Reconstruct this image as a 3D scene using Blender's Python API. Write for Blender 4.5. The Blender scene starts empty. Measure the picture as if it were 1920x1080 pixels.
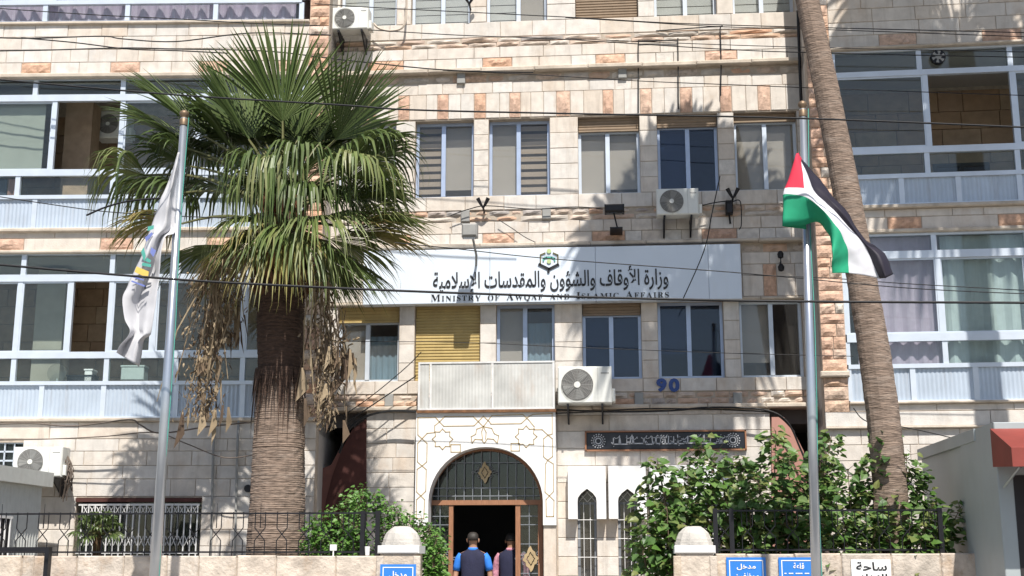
import bpy, bmesh, math, random
from mathutils import Vector, Matrix, noise
R = math.radians
sc = bpy.context.scene
col = sc.collection
rng = random.Random(7)

# ------------------------------------------------------------------ camera, sky, sun, exposure
FPX, PITCH, YAW = 2380.0, R(12.1), R(4.7)
CAM = Vector((1.89, -23.0, 1.7))
cd = bpy.data.cameras.new('camera'); cam = bpy.data.objects.new('camera', cd); col.objects.link(cam)
cd.sensor_width = 36.0; cd.lens = 36.0 * FPX / 1920.0; cd.clip_end = 2000
cam.location = CAM; cam.rotation_euler = (R(90) + PITCH, 0, YAW)
sc.camera = cam
SUN_EL, SUN_AZ = R(55), R(13)
w = bpy.data.worlds.new('World'); sc.world = w; w.use_nodes = True
nt = w.node_tree
sky = nt.nodes.new('ShaderNodeTexSky'); sky.sky_type = 'NISHITA'; sky.sun_disc = False
sky.sun_elevation = SUN_EL; sky.sun_rotation = R(180) - SUN_AZ
nt.links.new(sky.outputs[0], nt.nodes['Background'].inputs[0])
nt.nodes['Background'].inputs[1].default_value = 0.085
sd = bpy.data.lights.new('sun', 'SUN'); sun = bpy.data.objects.new('sun', sd); col.objects.link(sun)
sd.energy = 4.8; sd.angle = R(0.53); sd.color = (1.0, 0.95, 0.87)
SDIR = Vector((math.sin(SUN_AZ) * math.cos(SUN_EL), -math.cos(SUN_AZ) * math.cos(SUN_EL), math.sin(SUN_EL)))
sun.rotation_euler = SDIR.to_track_quat('Z', 'Y').to_euler(); sun.location = (5, -20, 30)
sc.view_settings.view_transform = 'Standard'; sc.view_settings.look = 'None'
sc.view_settings.gamma = 1.0; sc.view_settings.exposure = 0.5

# ------------------------------------------------------------------ pixel rays -> real positions
RM = cam.rotation_euler.to_matrix()
def ray(u, v):
    return (RM @ Vector(((u - 960.0) / FPX, (540.0 - v) / FPX, -1.0))).normalized()
def PW(u, v, y):
    d = ray(u, v); t = (y - CAM.y) / d.y
    return CAM + d * t
class Frame:
    def __init__(s, origin, rz):
        s.M = Matrix.Translation(origin) @ Matrix.Rotation(rz, 4, 'Z'); s.I = s.M.inverted(); s.o = origin; s.rz = rz
    def at(s, u, v, y=0.0):
        c = s.I @ CAM; d = s.I.to_3x3() @ ray(u, v); t = (y - c.y) / d.y
        p = c + d * t
        return p.x, p.z
    def X(s, u, v, y=0.0): return s.at(u, v, y)[0]
    def Z(s, u, v, y=0.0): return s.at(u, v, y)[1]
FC = Frame(Vector((0, 0, 0)), 0)
jl = PW(606, 400, -1.0); FL = Frame(Vector((jl.x, -1.0, 0)), R(3.4))
jr = PW(1527, 400, -1.0); FR = Frame(Vector((jr.x, -1.0, 0)), R(-1.8))

# ------------------------------------------------------------------ materials
MATS = {}
def mat(name, color, rough=0.7, metal=0.0, var=0.0, nscale=8.0, bump=0.0, bscale=40.0, rand=None, stain=None, spec=0.4, stretch=(1, 1, 1), island=False, transl=0.0, emit=None):
    """procedural material: base colour, noise variation, per-object or per-island palette, stains and fine relief"""
    m = bpy.data.materials.new(name); m.use_nodes = True; MATS[name] = m
    t = m.node_tree; N = t.nodes; L = t.links; b = N['Principled BSDF']
    b.inputs['Roughness'].default_value = rough; b.inputs['Metallic'].default_value = metal
    b.inputs['Specular IOR Level'].default_value = spec
    tc = N.new('ShaderNodeTexCoord'); mp = N.new('ShaderNodeMapping'); mp.inputs['Scale'].default_value = stretch
    L.new(tc.outputs['Object'], mp.inputs['Vector'])
    c = N.new('ShaderNodeRGB'); c.outputs[0].default_value = (*color, 1); out = c.outputs[0]
    if rand:
        r = N.new('ShaderNodeValToRGB'); els = r.color_ramp.elements
        pal = [color] + list(rand)
        while len(els) < len(pal): els.new(0.5)
        for i, pc in enumerate(pal):
            els[i].position = i / (len(pal) - 1); els[i].color = (*pc, 1)
        if island:
            g = N.new('ShaderNodeNewGeometry'); L.new(g.outputs['Random Per Island'], r.inputs[0])
        else:
            oi = N.new('ShaderNodeObjectInfo'); L.new(oi.outputs['Random'], r.inputs[0])
        out = r.outputs[0]
    def mix(kind, fac, a, bcol):
        mx = N.new('ShaderNodeMix'); mx.data_type = 'RGBA'; mx.blend_type = kind
        if isinstance(fac, float): mx.inputs[0].default_value = fac
        else: L.new(fac, mx.inputs[0])
        L.new(a, mx.inputs[6])
        if isinstance(bcol, tuple): mx.inputs[7].default_value = (*bcol, 1)
        else: L.new(bcol, mx.inputs[7])
        return mx.outputs[2]
    if var:
        n = N.new('ShaderNodeTexNoise'); n.inputs['Scale'].default_value = nscale; n.inputs['Detail'].default_value = 6
        L.new(mp.outputs[0], n.inputs['Vector'])
        rp = N.new('ShaderNodeValToRGB'); rp.color_ramp.elements[0].position = 0.3; rp.color_ramp.elements[1].position = 0.7
        rp.color_ramp.elements[0].color = (1 - var, 1 - var, 1 - var, 1); rp.color_ramp.elements[1].color = (1 + var * .4, 1 + var * .4, 1 + var * .4, 1)
        L.new(n.outputs[0], rp.inputs[0]); out = mix('MULTIPLY', 1.0, out, rp.outputs[0])
    for (scol, amt, sx, sz) in ([] if not stain else [stain] if isinstance(stain[1], float) else stain):
        m2 = N.new('ShaderNodeMapping'); m2.inputs['Scale'].default_value = (sx, sx, sz); L.new(tc.outputs['Object'], m2.inputs['Vector'])
        n = N.new('ShaderNodeTexNoise'); n.inputs['Scale'].default_value = 1.0; n.inputs['Detail'].default_value = 8; n.inputs['Roughness'].default_value = 0.7
        L.new(m2.outputs[0], n.inputs['Vector'])
        rp = N.new('ShaderNodeValToRGB'); rp.color_ramp.elements[0].position = 0.52; rp.color_ramp.elements[1].position = 0.78
        rp.color_ramp.elements[0].color = (0, 0, 0, 1); rp.color_ramp.elements[1].color = (amt, amt, amt, 1)
        L.new(n.outputs[0], rp.inputs[0]); out = mix('MIX', rp.outputs[0], out, scol)
    L.new(out, b.inputs['Base Color'])
    if bump:
        n = N.new('ShaderNodeTexNoise'); n.inputs['Scale'].default_value = bscale; n.inputs['Detail'].default_value = 5
        L.new(mp.outputs[0], n.inputs['Vector'])
        bp = N.new('ShaderNodeBump'); bp.inputs['Strength'].default_value = bump; bp.inputs['Distance'].default_value = 0.02
        L.new(n.outputs[0], bp.inputs['Height']); L.new(bp.outputs[0], b.inputs['Normal'])
    if transl:
        tr = N.new('ShaderNodeBsdfTranslucent'); L.new(out, tr.inputs[0]); ms = N.new('ShaderNodeMixShader'); ms.inputs[0].default_value = transl
        L.new(b.outputs[0], ms.inputs[1]); L.new(tr.outputs[0], ms.inputs[2]); L.new(ms.outputs[0], N['Material Output'].inputs[0])
    return m
def glass(name, tint, refl=0.045, opac=0.25, dirt=(0.25, 0.28, 0.30)):
    m = bpy.data.materials.new(name); m.use_nodes = True; MATS[name] = m
    t = m.node_tree; N = t.nodes; L = t.links; N.remove(N['Principled BSDF'])
    tr = N.new('ShaderNodeBsdfTransparent'); tr.inputs[0].default_value = (*tint, 1)
    df = N.new('ShaderNodeBsdfDiffuse'); df.inputs[0].default_value = (*dirt, 1)
    gl = N.new('ShaderNodeBsdfGlossy'); gl.inputs['Roughness'].default_value = 0.03
    m1 = N.new('ShaderNodeMixShader'); m2 = N.new('ShaderNodeMixShader')
    lw = N.new('ShaderNodeLayerWeight'); lw.inputs[0].default_value = 0.5; pw = N.new('ShaderNodeMath'); pw.operation = 'POWER'; pw.inputs[1].default_value = 5.0; L.new(lw.outputs['Facing'], pw.inputs[0])
    fr = N.new('ShaderNodeMath'); fr.operation = 'MULTIPLY_ADD'; fr.inputs[1].default_value = 1 - refl; fr.inputs[2].default_value = refl; L.new(pw.outputs[0], fr.inputs[0])
    tc = N.new('ShaderNodeTexCoord'); n = N.new('ShaderNodeTexNoise'); n.inputs['Scale'].default_value = 1.3; n.inputs['Detail'].default_value = 5
    L.new(tc.outputs['Object'], n.inputs['Vector'])
    mu = N.new('ShaderNodeMath'); mu.operation = 'MULTIPLY'; mu.inputs[1].default_value = opac * 2; L.new(n.outputs[0], mu.inputs[0])
    L.new(mu.outputs[0], m1.inputs[0]); L.new(tr.outputs[0], m1.inputs[1]); L.new(df.outputs[0], m1.inputs[2])
    L.new(fr.outputs[0], m2.inputs[0]); L.new(m1.outputs[0], m2.inputs[1]); L.new(gl.outputs[0], m2.inputs[2])
    L.new(m2.outputs[0], N['Material Output'].inputs[0])
    return m
mat('limestone', (0.63, 0.57, 0.51), 0.85, rand=[(0.65, 0.60, 0.545), (0.615, 0.58, 0.54), (0.675, 0.64, 0.60), (0.645, 0.59, 0.53), (0.62, 0.545, 0.47)], var=0.16, nscale=5, bump=0.25, bscale=45, stain=[((0.42, 0.27, 0.15), 0.45, 2.2, 1.1), ((0.26, 0.21, 0.17), 0.5, 5.0, 0.55)], spec=0.2)
mat('pinkstone', (0.58, 0.36, 0.25), 0.9, rand=[(0.62, 0.42, 0.31), (0.56, 0.37, 0.28), (0.64, 0.46, 0.36)], var=0.3, nscale=14, bump=0.6, bscale=30, spec=0.15)
mat('rubblestone', (0.60, 0.52, 0.45), 0.9, rand=[(0.56, 0.34, 0.23), (0.62, 0.56, 0.50), (0.50, 0.45, 0.40), (0.58, 0.40, 0.29), (0.65, 0.58, 0.50), (0.36, 0.34, 0.33)], var=0.35, nscale=12, bump=0.7, bscale=28, spec=0.15)
STONEMATS = ('limestone', 'pinkstone', 'rubblestone', 'innerstone')
mat('mortar', (0.46, 0.39, 0.32), 0.95, var=0.25, nscale=9, bump=0.3)
mat('plaster', (0.50, 0.43, 0.36), 0.9, var=0.15, nscale=3, bump=0.1)
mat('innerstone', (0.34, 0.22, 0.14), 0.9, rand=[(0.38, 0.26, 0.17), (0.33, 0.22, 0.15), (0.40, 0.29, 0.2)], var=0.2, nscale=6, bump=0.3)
mat('ceilingpaint', (0.5, 0.46, 0.42), 0.9, var=0.05)
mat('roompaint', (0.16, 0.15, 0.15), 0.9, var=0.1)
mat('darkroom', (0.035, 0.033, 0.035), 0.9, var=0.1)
mat('alum', (0.60, 0.66, 0.74), 0.35, 0.25, var=0.08, nscale=4)
mat('alumblue', (0.42, 0.50, 0.66), 0.35, 0.3, var=0.1, nscale=4)
mat('apron', (0.47, 0.54, 0.63), 0.4, 0.2, var=0.10, nscale=2.5, stain=((0.30, 0.27, 0.25), 0.6, 7, 0.6))
mat('marble', (0.80, 0.80, 0.80), 0.5, var=0.05, nscale=2, stain=((0.62, 0.58, 0.53), 0.4, 3, 0.6))
mat('goldline', (0.50, 0.38, 0.22), 0.5, 0.2, var=0.2)
mat('signwhite', (0.66, 0.73, 0.82), 0.35, var=0.03, nscale=2, stain=((0.55, 0.56, 0.58), 0.25, 2.2, 0.35))
mat('lettering', (0.02, 0.02, 0.022), 0.4, var=0.1)
mat('signgreen', (0.48, 0.58, 0.28), 0.4, var=0.1)
mat('olive', (0.16, 0.13, 0.05), 0.5, var=0.1)
mat('shutteryellow', (0.46, 0.35, 0.15), 0.5, var=0.12, nscale=5, stain=((0.34, 0.25, 0.12), 0.5, 5, 1))
mat('shutterbrown', (0.26, 0.19, 0.13), 0.6, var=0.15)
mat('blindbeige', (0.46, 0.42, 0.37), 0.9, var=0.06, nscale=3)
mat('blindwhite', (0.62, 0.63, 0.60), 0.9, var=0.06, nscale=3)
mat('blindblue', (0.24, 0.36, 0.44), 0.9, var=0.08, nscale=3)
mat('blinddark', (0.05, 0.06, 0.09), 0.8, var=0.1)
mat('zebra', (0.44, 0.36, 0.28), 0.9, var=0.05)
mat('lilac', (0.74, 0.55, 0.68), 0.9, var=0.1, transl=0.2)
mat('voile', (0.76, 0.76, 0.76), 0.9, var=0.08, transl=0.2)
mat('acwhite', (0.70, 0.71, 0.68), 0.5, var=0.06, nscale=6, stain=((0.4, 0.33, 0.25), 0.4, 5, 1.2))
mat('acgrey', (0.30, 0.30, 0.29), 0.6, var=0.1)
mat('acfanshade', (0.17, 0.165, 0.16), 0.5, var=0.1)
mat('steel', (0.52, 0.55, 0.60), 0.28, 0.75, var=0.08, nscale=5)
mat('brass', (0.20, 0.14, 0.09), 0.5, 0.5, var=0.2)
mat('rust', (0.20, 0.10, 0.05), 0.8, 0.2, var=0.4, nscale=12)
mat('blackiron', (0.018, 0.018, 0.022), 0.45, 0.3, var=0.2)
mat('whiteiron', (0.70, 0.70, 0.70), 0.5, 0.1, var=0.15)
mat('greyiron', (0.26, 0.28, 0.31), 0.5, 0.4, var=0.15)
mat('cable', (0.012, 0.012, 0.014), 0.6, var=0.1)
mat('cablebrown', (0.14, 0.11, 0.09), 0.7, var=0.2)
mat('woodbrown', (0.33, 0.16, 0.09), 0.5, var=0.2, nscale=6, stretch=(6, 6, 1))
mat('maroon', (0.085, 0.03, 0.025), 0.8, var=0.2, nscale=3)
mat('stairlit', (0.20, 0.09, 0.075), 0.85, var=0.2, nscale=3)
mat('pinkwall', (0.42, 0.22, 0.18), 0.85, var=0.15, nscale=3)
mat('screenmetal', (0.60, 0.60, 0.58), 0.5, 0.3, var=0.22, nscale=2.5, stain=((0.36, 0.22, 0.13), 0.5, 2.5, 0.7))
mat('blueplate', (0.035, 0.20, 0.62), 0.35, var=0.06, nscale=3)
mat('bluenumber', (0.02, 0.06, 0.24), 0.4, var=0.05)
mat('white', (0.80, 0.80, 0.80), 0.5, var=0.03)
mat('plaqueblack', (0.02, 0.023, 0.032), 0.35, var=0.2)
mat('plaquesilver', (0.52, 0.53, 0.56), 0.5, 0.2, var=0.2)
mat('cabinpanel', (0.38, 0.42, 0.43), 0.5, 0.1, var=0.08, nscale=2, stain=((0.35, 0.33, 0.3), 0.4, 3, 0.5))
mat('cabinwhite', (0.66, 0.68, 0.66), 0.5, var=0.08, stain=((0.4, 0.37, 0.33), 0.4, 4, 0.6))
mat('redawning', (0.25, 0.05, 0.038), 0.6, var=0.2, nscale=3)
mat('wallcap', (0.55, 0.47, 0.40), 0.9, rand=[(0.60, 0.52, 0.44), (0.54, 0.48, 0.42), (0.58, 0.48, 0.38)], var=0.38, nscale=4.5, bump=0.8, bscale=22, stain=((0.36, 0.23, 0.13), 0.75, 3.5, 2.6), spec=0.2)
mat('capstone', (0.56, 0.53, 0.49), 0.9, var=0.25, nscale=6, bump=0.5, bscale=25, stain=((0.3, 0.27, 0.23), 0.6, 3, 3))
mat('trunk', (0.25, 0.185, 0.145), 0.95, var=0.55, nscale=7, bump=1.0, bscale=10, stretch=(1, 1, 7), stain=((0.38, 0.31, 0.26), 0.9, 2.5, 14))
mat('trunkdark', (0.085, 0.052, 0.038), 0.95, var=0.5, nscale=10, bump=1.0, bscale=18, stretch=(1, 1, 4))
mat('boot', (0.17, 0.065, 0.03), 0.9, var=0.5, nscale=10, rand=[(0.09, 0.045, 0.025), (0.24, 0.12, 0.06)], island=True)
mat('frondgreen', (0.058, 0.092, 0.024), 0.42, rand=[(0.080, 0.118, 0.032), (0.115, 0.150, 0.050), (0.062, 0.100, 0.030)], island=True, transl=0.15, var=0.1)
mat('frondpale', (0.13, 0.19, 0.06), 0.42, rand=[(0.19, 0.23, 0.075), (0.24, 0.25, 0.11), (0.10, 0.16, 0.05)], island=True, transl=0.25, var=0.1)
mat('frondyellow', (0.24, 0.22, 0.065), 0.45, rand=[(0.32, 0.28, 0.10), (0.17, 0.19, 0.055), (0.30, 0.22, 0.09)], island=True, transl=0.25, var=0.1)
mat('dryleaf', (0.27, 0.20, 0.125), 0.85, rand=[(0.37, 0.29, 0.19), (0.16, 0.11, 0.07), (0.09, 0.06, 0.04), (0.31, 0.24, 0.15)], island=True, var=0.2)
mat('petiole', (0.13, 0.13, 0.05), 0.5, var=0.3)
mat('leafbroad', (0.065, 0.14, 0.03), 0.45, rand=[(0.10, 0.20, 0.04), (0.15, 0.25, 0.07), (0.05, 0.11, 0.03), (0.09, 0.17, 0.05), (0.20, 0.22, 0.07), (0.12, 0.20, 0.06)], island=True, transl=0.28)
mat('leafsmall', (0.07, 0.17, 0.03), 0.45, rand=[(0.11, 0.24, 0.04), (0.16, 0.30, 0.07), (0.05, 0.12, 0.025)], island=True, transl=0.28)
mat('twig', (0.14, 0.10, 0.07), 0.9, var=0.3)
mat('skin', (0.36, 0.20, 0.13), 0.55, var=0.06)
mat('hair', (0.03, 0.025, 0.022), 0.6, var=0.3, nscale=40)
mat('navy', (0.020, 0.022, 0.055), 0.85, var=0.2, nscale=8, bump=0.3)
mat('shirtblue', (0.03, 0.20, 0.72), 0.8, var=0.1)
mat('shirtpink', (0.55, 0.25, 0.33), 0.85, var=0.45, nscale=26)
mat('trouser', (0.04, 0.04, 0.055), 0.9, var=0.2)
mat('flagred', (0.66, 0.035, 0.075), 0.75, var=0.08, transl=0.15)
mat('flagwhite', (0.72, 0.72, 0.76), 0.75, var=0.05, transl=0.15)
mat('flaggrey', (0.60, 0.60, 0.63), 0.8, var=0.10, nscale=4, transl=0.1)
mat('flaggreen', (0.02, 0.36, 0.19), 0.75, var=0.10, transl=0.15)
mat('flagblack', (0.022, 0.018, 0.030), 0.6, var=0.1)
mat('emblemyellow', (0.70, 0.50, 0.12), 0.7, var=0.1)
mat('emblemteal', (0.08, 0.36, 0.30), 0.7, var=0.1)
mat('emblemblue', (0.16, 0.20, 0.48), 0.7, var=0.1)
mat('asphalt', (0.05, 0.05, 0.05), 0.9, var=0.25, nscale=20, bump=0.4)
mat('paving', (0.36, 0.33, 0.29), 0.9, var=0.2, nscale=4, bump=0.2)
mat('kerbstone', (0.42, 0.40, 0.37), 0.9, var=0.2)
mat('soil', (0.10, 0.07, 0.05), 0.95, var=0.3, bump=0.5)
mat('ledge', (0.56, 0.49, 0.41), 0.9, var=0.25, nscale=4, bump=0.3, stain=((0.22, 0.17, 0.12), 0.6, 3, 3))
for nm_, pal_ in (('limestone', [(0.63, 0.57, 0.51), (0.65, 0.60, 0.545), (0.615, 0.58, 0.54), (0.675, 0.64, 0.60), (0.62, 0.545, 0.47)]), ('pinkstone', [(0.56, 0.31, 0.20), (0.60, 0.37, 0.25), (0.62, 0.41, 0.30)]), ('rubblestone', [(0.60, 0.52, 0.45), (0.56, 0.34, 0.23), (0.62, 0.56, 0.50), (0.50, 0.45, 0.40), (0.58, 0.40, 0.29), (0.36, 0.34, 0.33)]), ('innerstone', [(0.34, 0.22, 0.14), (0.38, 0.26, 0.17), (0.40, 0.29, 0.2)])):
    mat(nm_ + '_joined', pal_[0], 0.88, rand=pal_[1:], island=True, var=0.22, nscale=8, bump=0.4, bscale=35, spec=0.2)
glass('pane', (0.85, 0.905, 0.90), opac=0.022, dirt=(0.30, 0.36, 0.36))
glass('panedusty', (0.90, 0.91, 0.91), opac=0.06, dirt=(0.42, 0.40, 0.37))
glass('paneblue', (0.62, 0.70, 0.82), opac=0.04, dirt=(0.10, 0.16, 0.28))

# ------------------------------------------------------------------ mesh helpers
class MB:
    def __init__(s): s.v = []; s.f = []; s.m = []
    def add(s, vs, fs, mi=0):
        o = len(s.v); s.v += [tuple(p) for p in vs]; s.f += [tuple(i + o for i in f) for f in fs]; s.m += [mi] * len(fs); return s
    def box(s, x0, x1, y0, y1, z0, z1, mi=0):
        x0, x1 = min(x0, x1), max(x0, x1); z0, z1 = min(z0, z1), max(z0, z1); y0, y1 = min(y0, y1), max(y0, y1)
        return s.add([(x0, y0, z0), (x1, y0, z0), (x1, y1, z0), (x0, y1, z0), (x0, y0, z1), (x1, y0, z1), (x1, y1, z1), (x0, y1, z1)],
                     [(0, 3, 2, 1), (4, 5, 6, 7), (0, 1, 5, 4), (1, 2, 6, 5), (2, 3, 7, 6), (3, 0, 4, 7)], mi)
    def bbox(s, x0, x1, y0, y1, z0, z1, b=0.01, mi=0):
        """box with bevelled front edges (front = low y)"""
        x0, x1 = min(x0, x1), max(x0, x1); z0, z1 = min(z0, z1), max(z0, z1)
        b = min(b, (x1 - x0) * .3, (z1 - z0) * .3)
        return s.add([(x0, y1, z0), (x1, y1, z0), (x1, y1, z1), (x0, y1, z1), (x0, y0 + b, z0), (x1, y0 + b, z0), (x1, y0 + b, z1), (x0, y0 + b, z1),
                      (x0 + b, y0, z0 + b), (x1 - b, y0, z0 + b), (x1 - b, y0, z1 - b), (x0 + b, y0, z1 - b)],
                     [(0, 1, 5, 4), (1, 2, 6, 5), (2, 3, 7, 6), (3, 0, 4, 7), (4, 5, 9, 8), (5, 6, 10, 9), (6, 7, 11, 10), (7, 4, 8, 11), (8, 9, 10, 11), (3, 2, 1, 0)], mi)
    def tube(s, pts, r, n=6, mi=0, cap=True):
        pts = [Vector(p) for p in pts]; rs = r if isinstance(r, (list, tuple)) else [r] * len(pts)
        o = len(s.v); prev = None
        for i, p in enumerate(pts):
            d = (pts[min(i + 1, len(pts) - 1)] - pts[max(i - 1, 0)]).normalized()
            if prev is None:
                a = d.cross(Vector((0, 0, 1)) if abs(d.z) < .9 else Vector((1, 0, 0))).normalized()
            else:
                a = (prev - d * prev.dot(d)).normalized()
            prev = a; b = d.cross(a)
            for k in range(n):
                t = 2 * math.pi * k / n; s.v.append(tuple(p + (a * math.cos(t) + b * math.sin(t)) * rs[i]))
        for i in range(len(pts) - 1):
            for k in range(n):
                s.f.append((o + i * n + k, o + i * n + (k + 1) % n, o + (i + 1) * n + (k + 1) % n, o + (i + 1) * n + k)); s.m.append(mi)
        if cap:
            s.f.append(tuple(o + k for k in range(n))[::-1]); s.m.append(mi)
            e = o + (len(pts) - 1) * n; s.f.append(tuple(e + k for k in range(n))); s.m.append(mi)
        return s
    def lathe(s, prof, n=20, c=(0, 0, 0), mi=0, sq=0):
        o = len(s.v)
        for (r, z) in prof:
            for k in range(n):
                t = 2 * math.pi * k / n; s.v.append((c[0] + r * math.cos(t), c[1] + r * math.sin(t), c[2] + z))
        for i in range(len(prof) - 1):
            for k in range(n):
                s.f.append((o + i * n + k, o + i * n + (k + 1) % n, o + (i + 1) * n + (k + 1) % n, o + (i + 1) * n + k)); s.m.append(mi)
        s.f.append(tuple(o + (len(prof) - 1) * n + k for k in range(n))); s.m.append(mi)
        return s
    def disc_y(s, cx, cz, y0, y1, r, n=24, mi=0):
        o = len(s.v)
        for y in (y0, y1):
            for k in range(n):
                t = 2 * math.pi * k / n; s.v.append((cx + r * math.cos(t), y, cz + r * math.sin(t)))
        s.f.append(tuple(o + k for k in range(n))); s.m.append(mi); s.f.append(tuple(o + n + k for k in range(n))[::-1]); s.m.append(mi)
        for k in range(n):
            s.f.append((o + k, o + (k + 1) % n, o + n + (k + 1) % n, o + n + k)); s.m.append(mi)
        return s
    def prism_y(s, poly, y0, y1, mi=0):
        n = len(poly); o = len(s.v)
        for y in (y0, y1): s.v += [(p[0], y, p[1]) for p in poly]
        s.f += [tuple(o + k for k in range(n)), tuple(o + n + k for k in range(n))[::-1]]; s.m += [mi, mi]
        for k in range(n): s.f.append((o + k, o + (k + 1) % n, o + n + (k + 1) % n, o + n + k)); s.m.append(mi)
        return s
    def build(s, name, mats, parent=None, smooth=False, fixn=False):
        me = bpy.data.meshes.new(name); me.from_pydata(s.v, [], s.f)
        if isinstance(mats, str): mats = [mats]
        for m in mats: me.materials.append(MATS[m])
        if len(mats) > 1: me.polygons.foreach_set('material_index', s.m)
        if smooth: me.polygons.foreach_set('use_smooth', [True] * len(s.f))
        if fixn:
            bm = bmesh.new(); bm.from_mesh(me); bmesh.ops.recalc_face_normals(bm, faces=bm.faces); bm.to_mesh(me); bm.free()
        o = bpy.data.objects.new(name, me); col.objects.link(o)
        if parent: o.parent = parent
        return o
def tag(o, label=None, cat=None, group=None, kind=None):
    if label: o['label'] = label
    if cat: o['category'] = cat
    if group: o['group'] = group
    if kind: o['kind'] = kind
    return o
def thing(name, label, cat, loc=(0, 0, 0), rz=0, group=None):
    o = bpy.data.objects.new(name, None); col.objects.link(o); o.location = loc; o.rotation_euler = (0, 0, rz); o.empty_display_size = 0.2
    return tag(o, label, cat, group)

# ------------------------------------------------------------------ setting: ground
def struct(name, mb, m): return tag(mb.build(name, m), kind='structure')
struct('ground', MB().box(-300, 300, -300, 300, -0.6, -0.16), 'paving')
struct('road', MB().box(-200, 200, -22, -9.5, -0.156, -0.10), 'asphalt')
struct('pavement', MB().box(-60, 60, -9.4, -5.2, -0.15, 0.0), 'paving')
struct('kerb', MB().bbox(-60, 60, -9.6, -9.4, -0.15, 0.012, 0.02), 'kerbstone')
struct('far_pavement', MB().box(-200, 200, -40, -22.1, -0.15, 0.0), 'paving')
struct('forecourt', MB().box(-25, 25, -5.19, 1.0, -0.15, 0.36), 'paving')
struct('planting_bed', MB().box(-25, -1.8, -5.15, -2.9, 0.36, 0.52).box(2.2, 9.0, -5.15, -2.9, 0.36, 0.52), 'soil')

# ------------------------------------------------------------------ stone work
STONES = {}
def flat_stone(parent, x0, x1, z0, z1, yf, m='limestone', g=0.005):
    y = yf + rng.uniform(-0.004, 0.004)
    o = MB().bbox(x0 + g, x1 - g, y, yf + 0.06, z0 + g, z1 - g, 0.006).build('stone', m, parent)
    STONES[parent.name] = STONES.get(parent.name, 0) + 1
    return o
def rock_stone(parent, x0, x1, z0, z1, yf, m='pinkstone', bulge=0.045, g=0.008, nx=7, nz=4):
    x0 += g; x1 -= g; z0 += g; z1 -= g; mb = MB(); seed = rng.uniform(0, 100); vs = []; fs = []
    for j in range(nz + 1):
        for i in range(nx + 1):
            a = i / nx; b = j / nz; e = min(1, 3.2 * min(a, 1 - a, b, 1 - b))
            x = x0 + (x1 - x0) * a; z = z0 + (z1 - z0) * b
            n = noise.noise(Vector((x * 9 + seed, z * 11, seed))) * .9 + rng.uniform(-.3, .3)
            vs.append((x, yf + 0.012 - e * bulge * (0.75 + 0.7 * n) , z))
    for j in range(nz):
        for i in range(nx):
            q = j * (nx + 1) + i; fs.append((q, q + 1, q + nx + 2, q + nx + 1))
    mb.add(vs, fs)
    ym = yf + 0.012
    for (p, q) in (((x0, z0), (x1, z0)), ((x1, z0), (x1, z1)), ((x1, z1), (x0, z1)), ((x0, z1), (x0, z0))):
        mb.add([(p[0], ym, p[1]), (p[0], yf + .06, p[1]), (q[0], yf + .06, q[1]), (q[0], ym, q[1])], [(0, 1, 2, 3)])
    STONES[parent.name] = STONES.get(parent.name, 0) + 1
    return mb.build('stone', m, parent)
def courses(parent, x0, x1, zs, holes, yf, wmin, wmax, pinks=(), kind='flat', m='limestone'):
    """rows of separate stones between the z levels, leaving out the openings"""
    for ci in range(len(zs) - 1):
        za, zb = min(zs[ci], zs[ci + 1]), max(zs[ci], zs[ci + 1])
        seg = [(x0, x1)]
        for (hx0, hx1, hz0, hz1) in holes:
            if min(zb, hz1) - max(za, hz0) > 0.25 * (zb - za):
                ns = []
                for a, b in seg:
                    if hx1 <= a or hx0 >= b: ns.append((a, b)); continue
                    if hx0 > a: ns.append((a, hx0))
                    if hx1 < b: ns.append((hx1, b))
                seg = ns
        for (pa, pb, pc) in pinks:
            if pc != ci: continue
            ns = []
            for a, b in seg:
                if pb <= a or pa >= b: ns.append((a, b)); continue
                if pa > a: ns.append((a, pa))
                if pb < b: ns.append((pb, b))
                rock_stone(parent, max(a, pa), min(b, pb), za, zb, yf - 0.01)
            seg = ns
        for a, b in seg:
            if b - a < 0.03: continue
            n = max(1, round((b - a) / rng.uniform(wmin, wmax)))
            cuts = [a + (b - a) * (k + (rng.uniform(-.22, .22) if 0 < k < n else 0)) / n for k in range(n + 1)]
            for k in range(n):
                if kind == 'flat': flat_stone(parent, cuts[k], cuts[k + 1], za, zb, yf, m)
                else: rock_stone(parent, cuts[k], cuts[k + 1], za, zb, yf + rng.uniform(-.015, .02), m, bulge=0.05, nx=5, nz=3)
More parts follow.
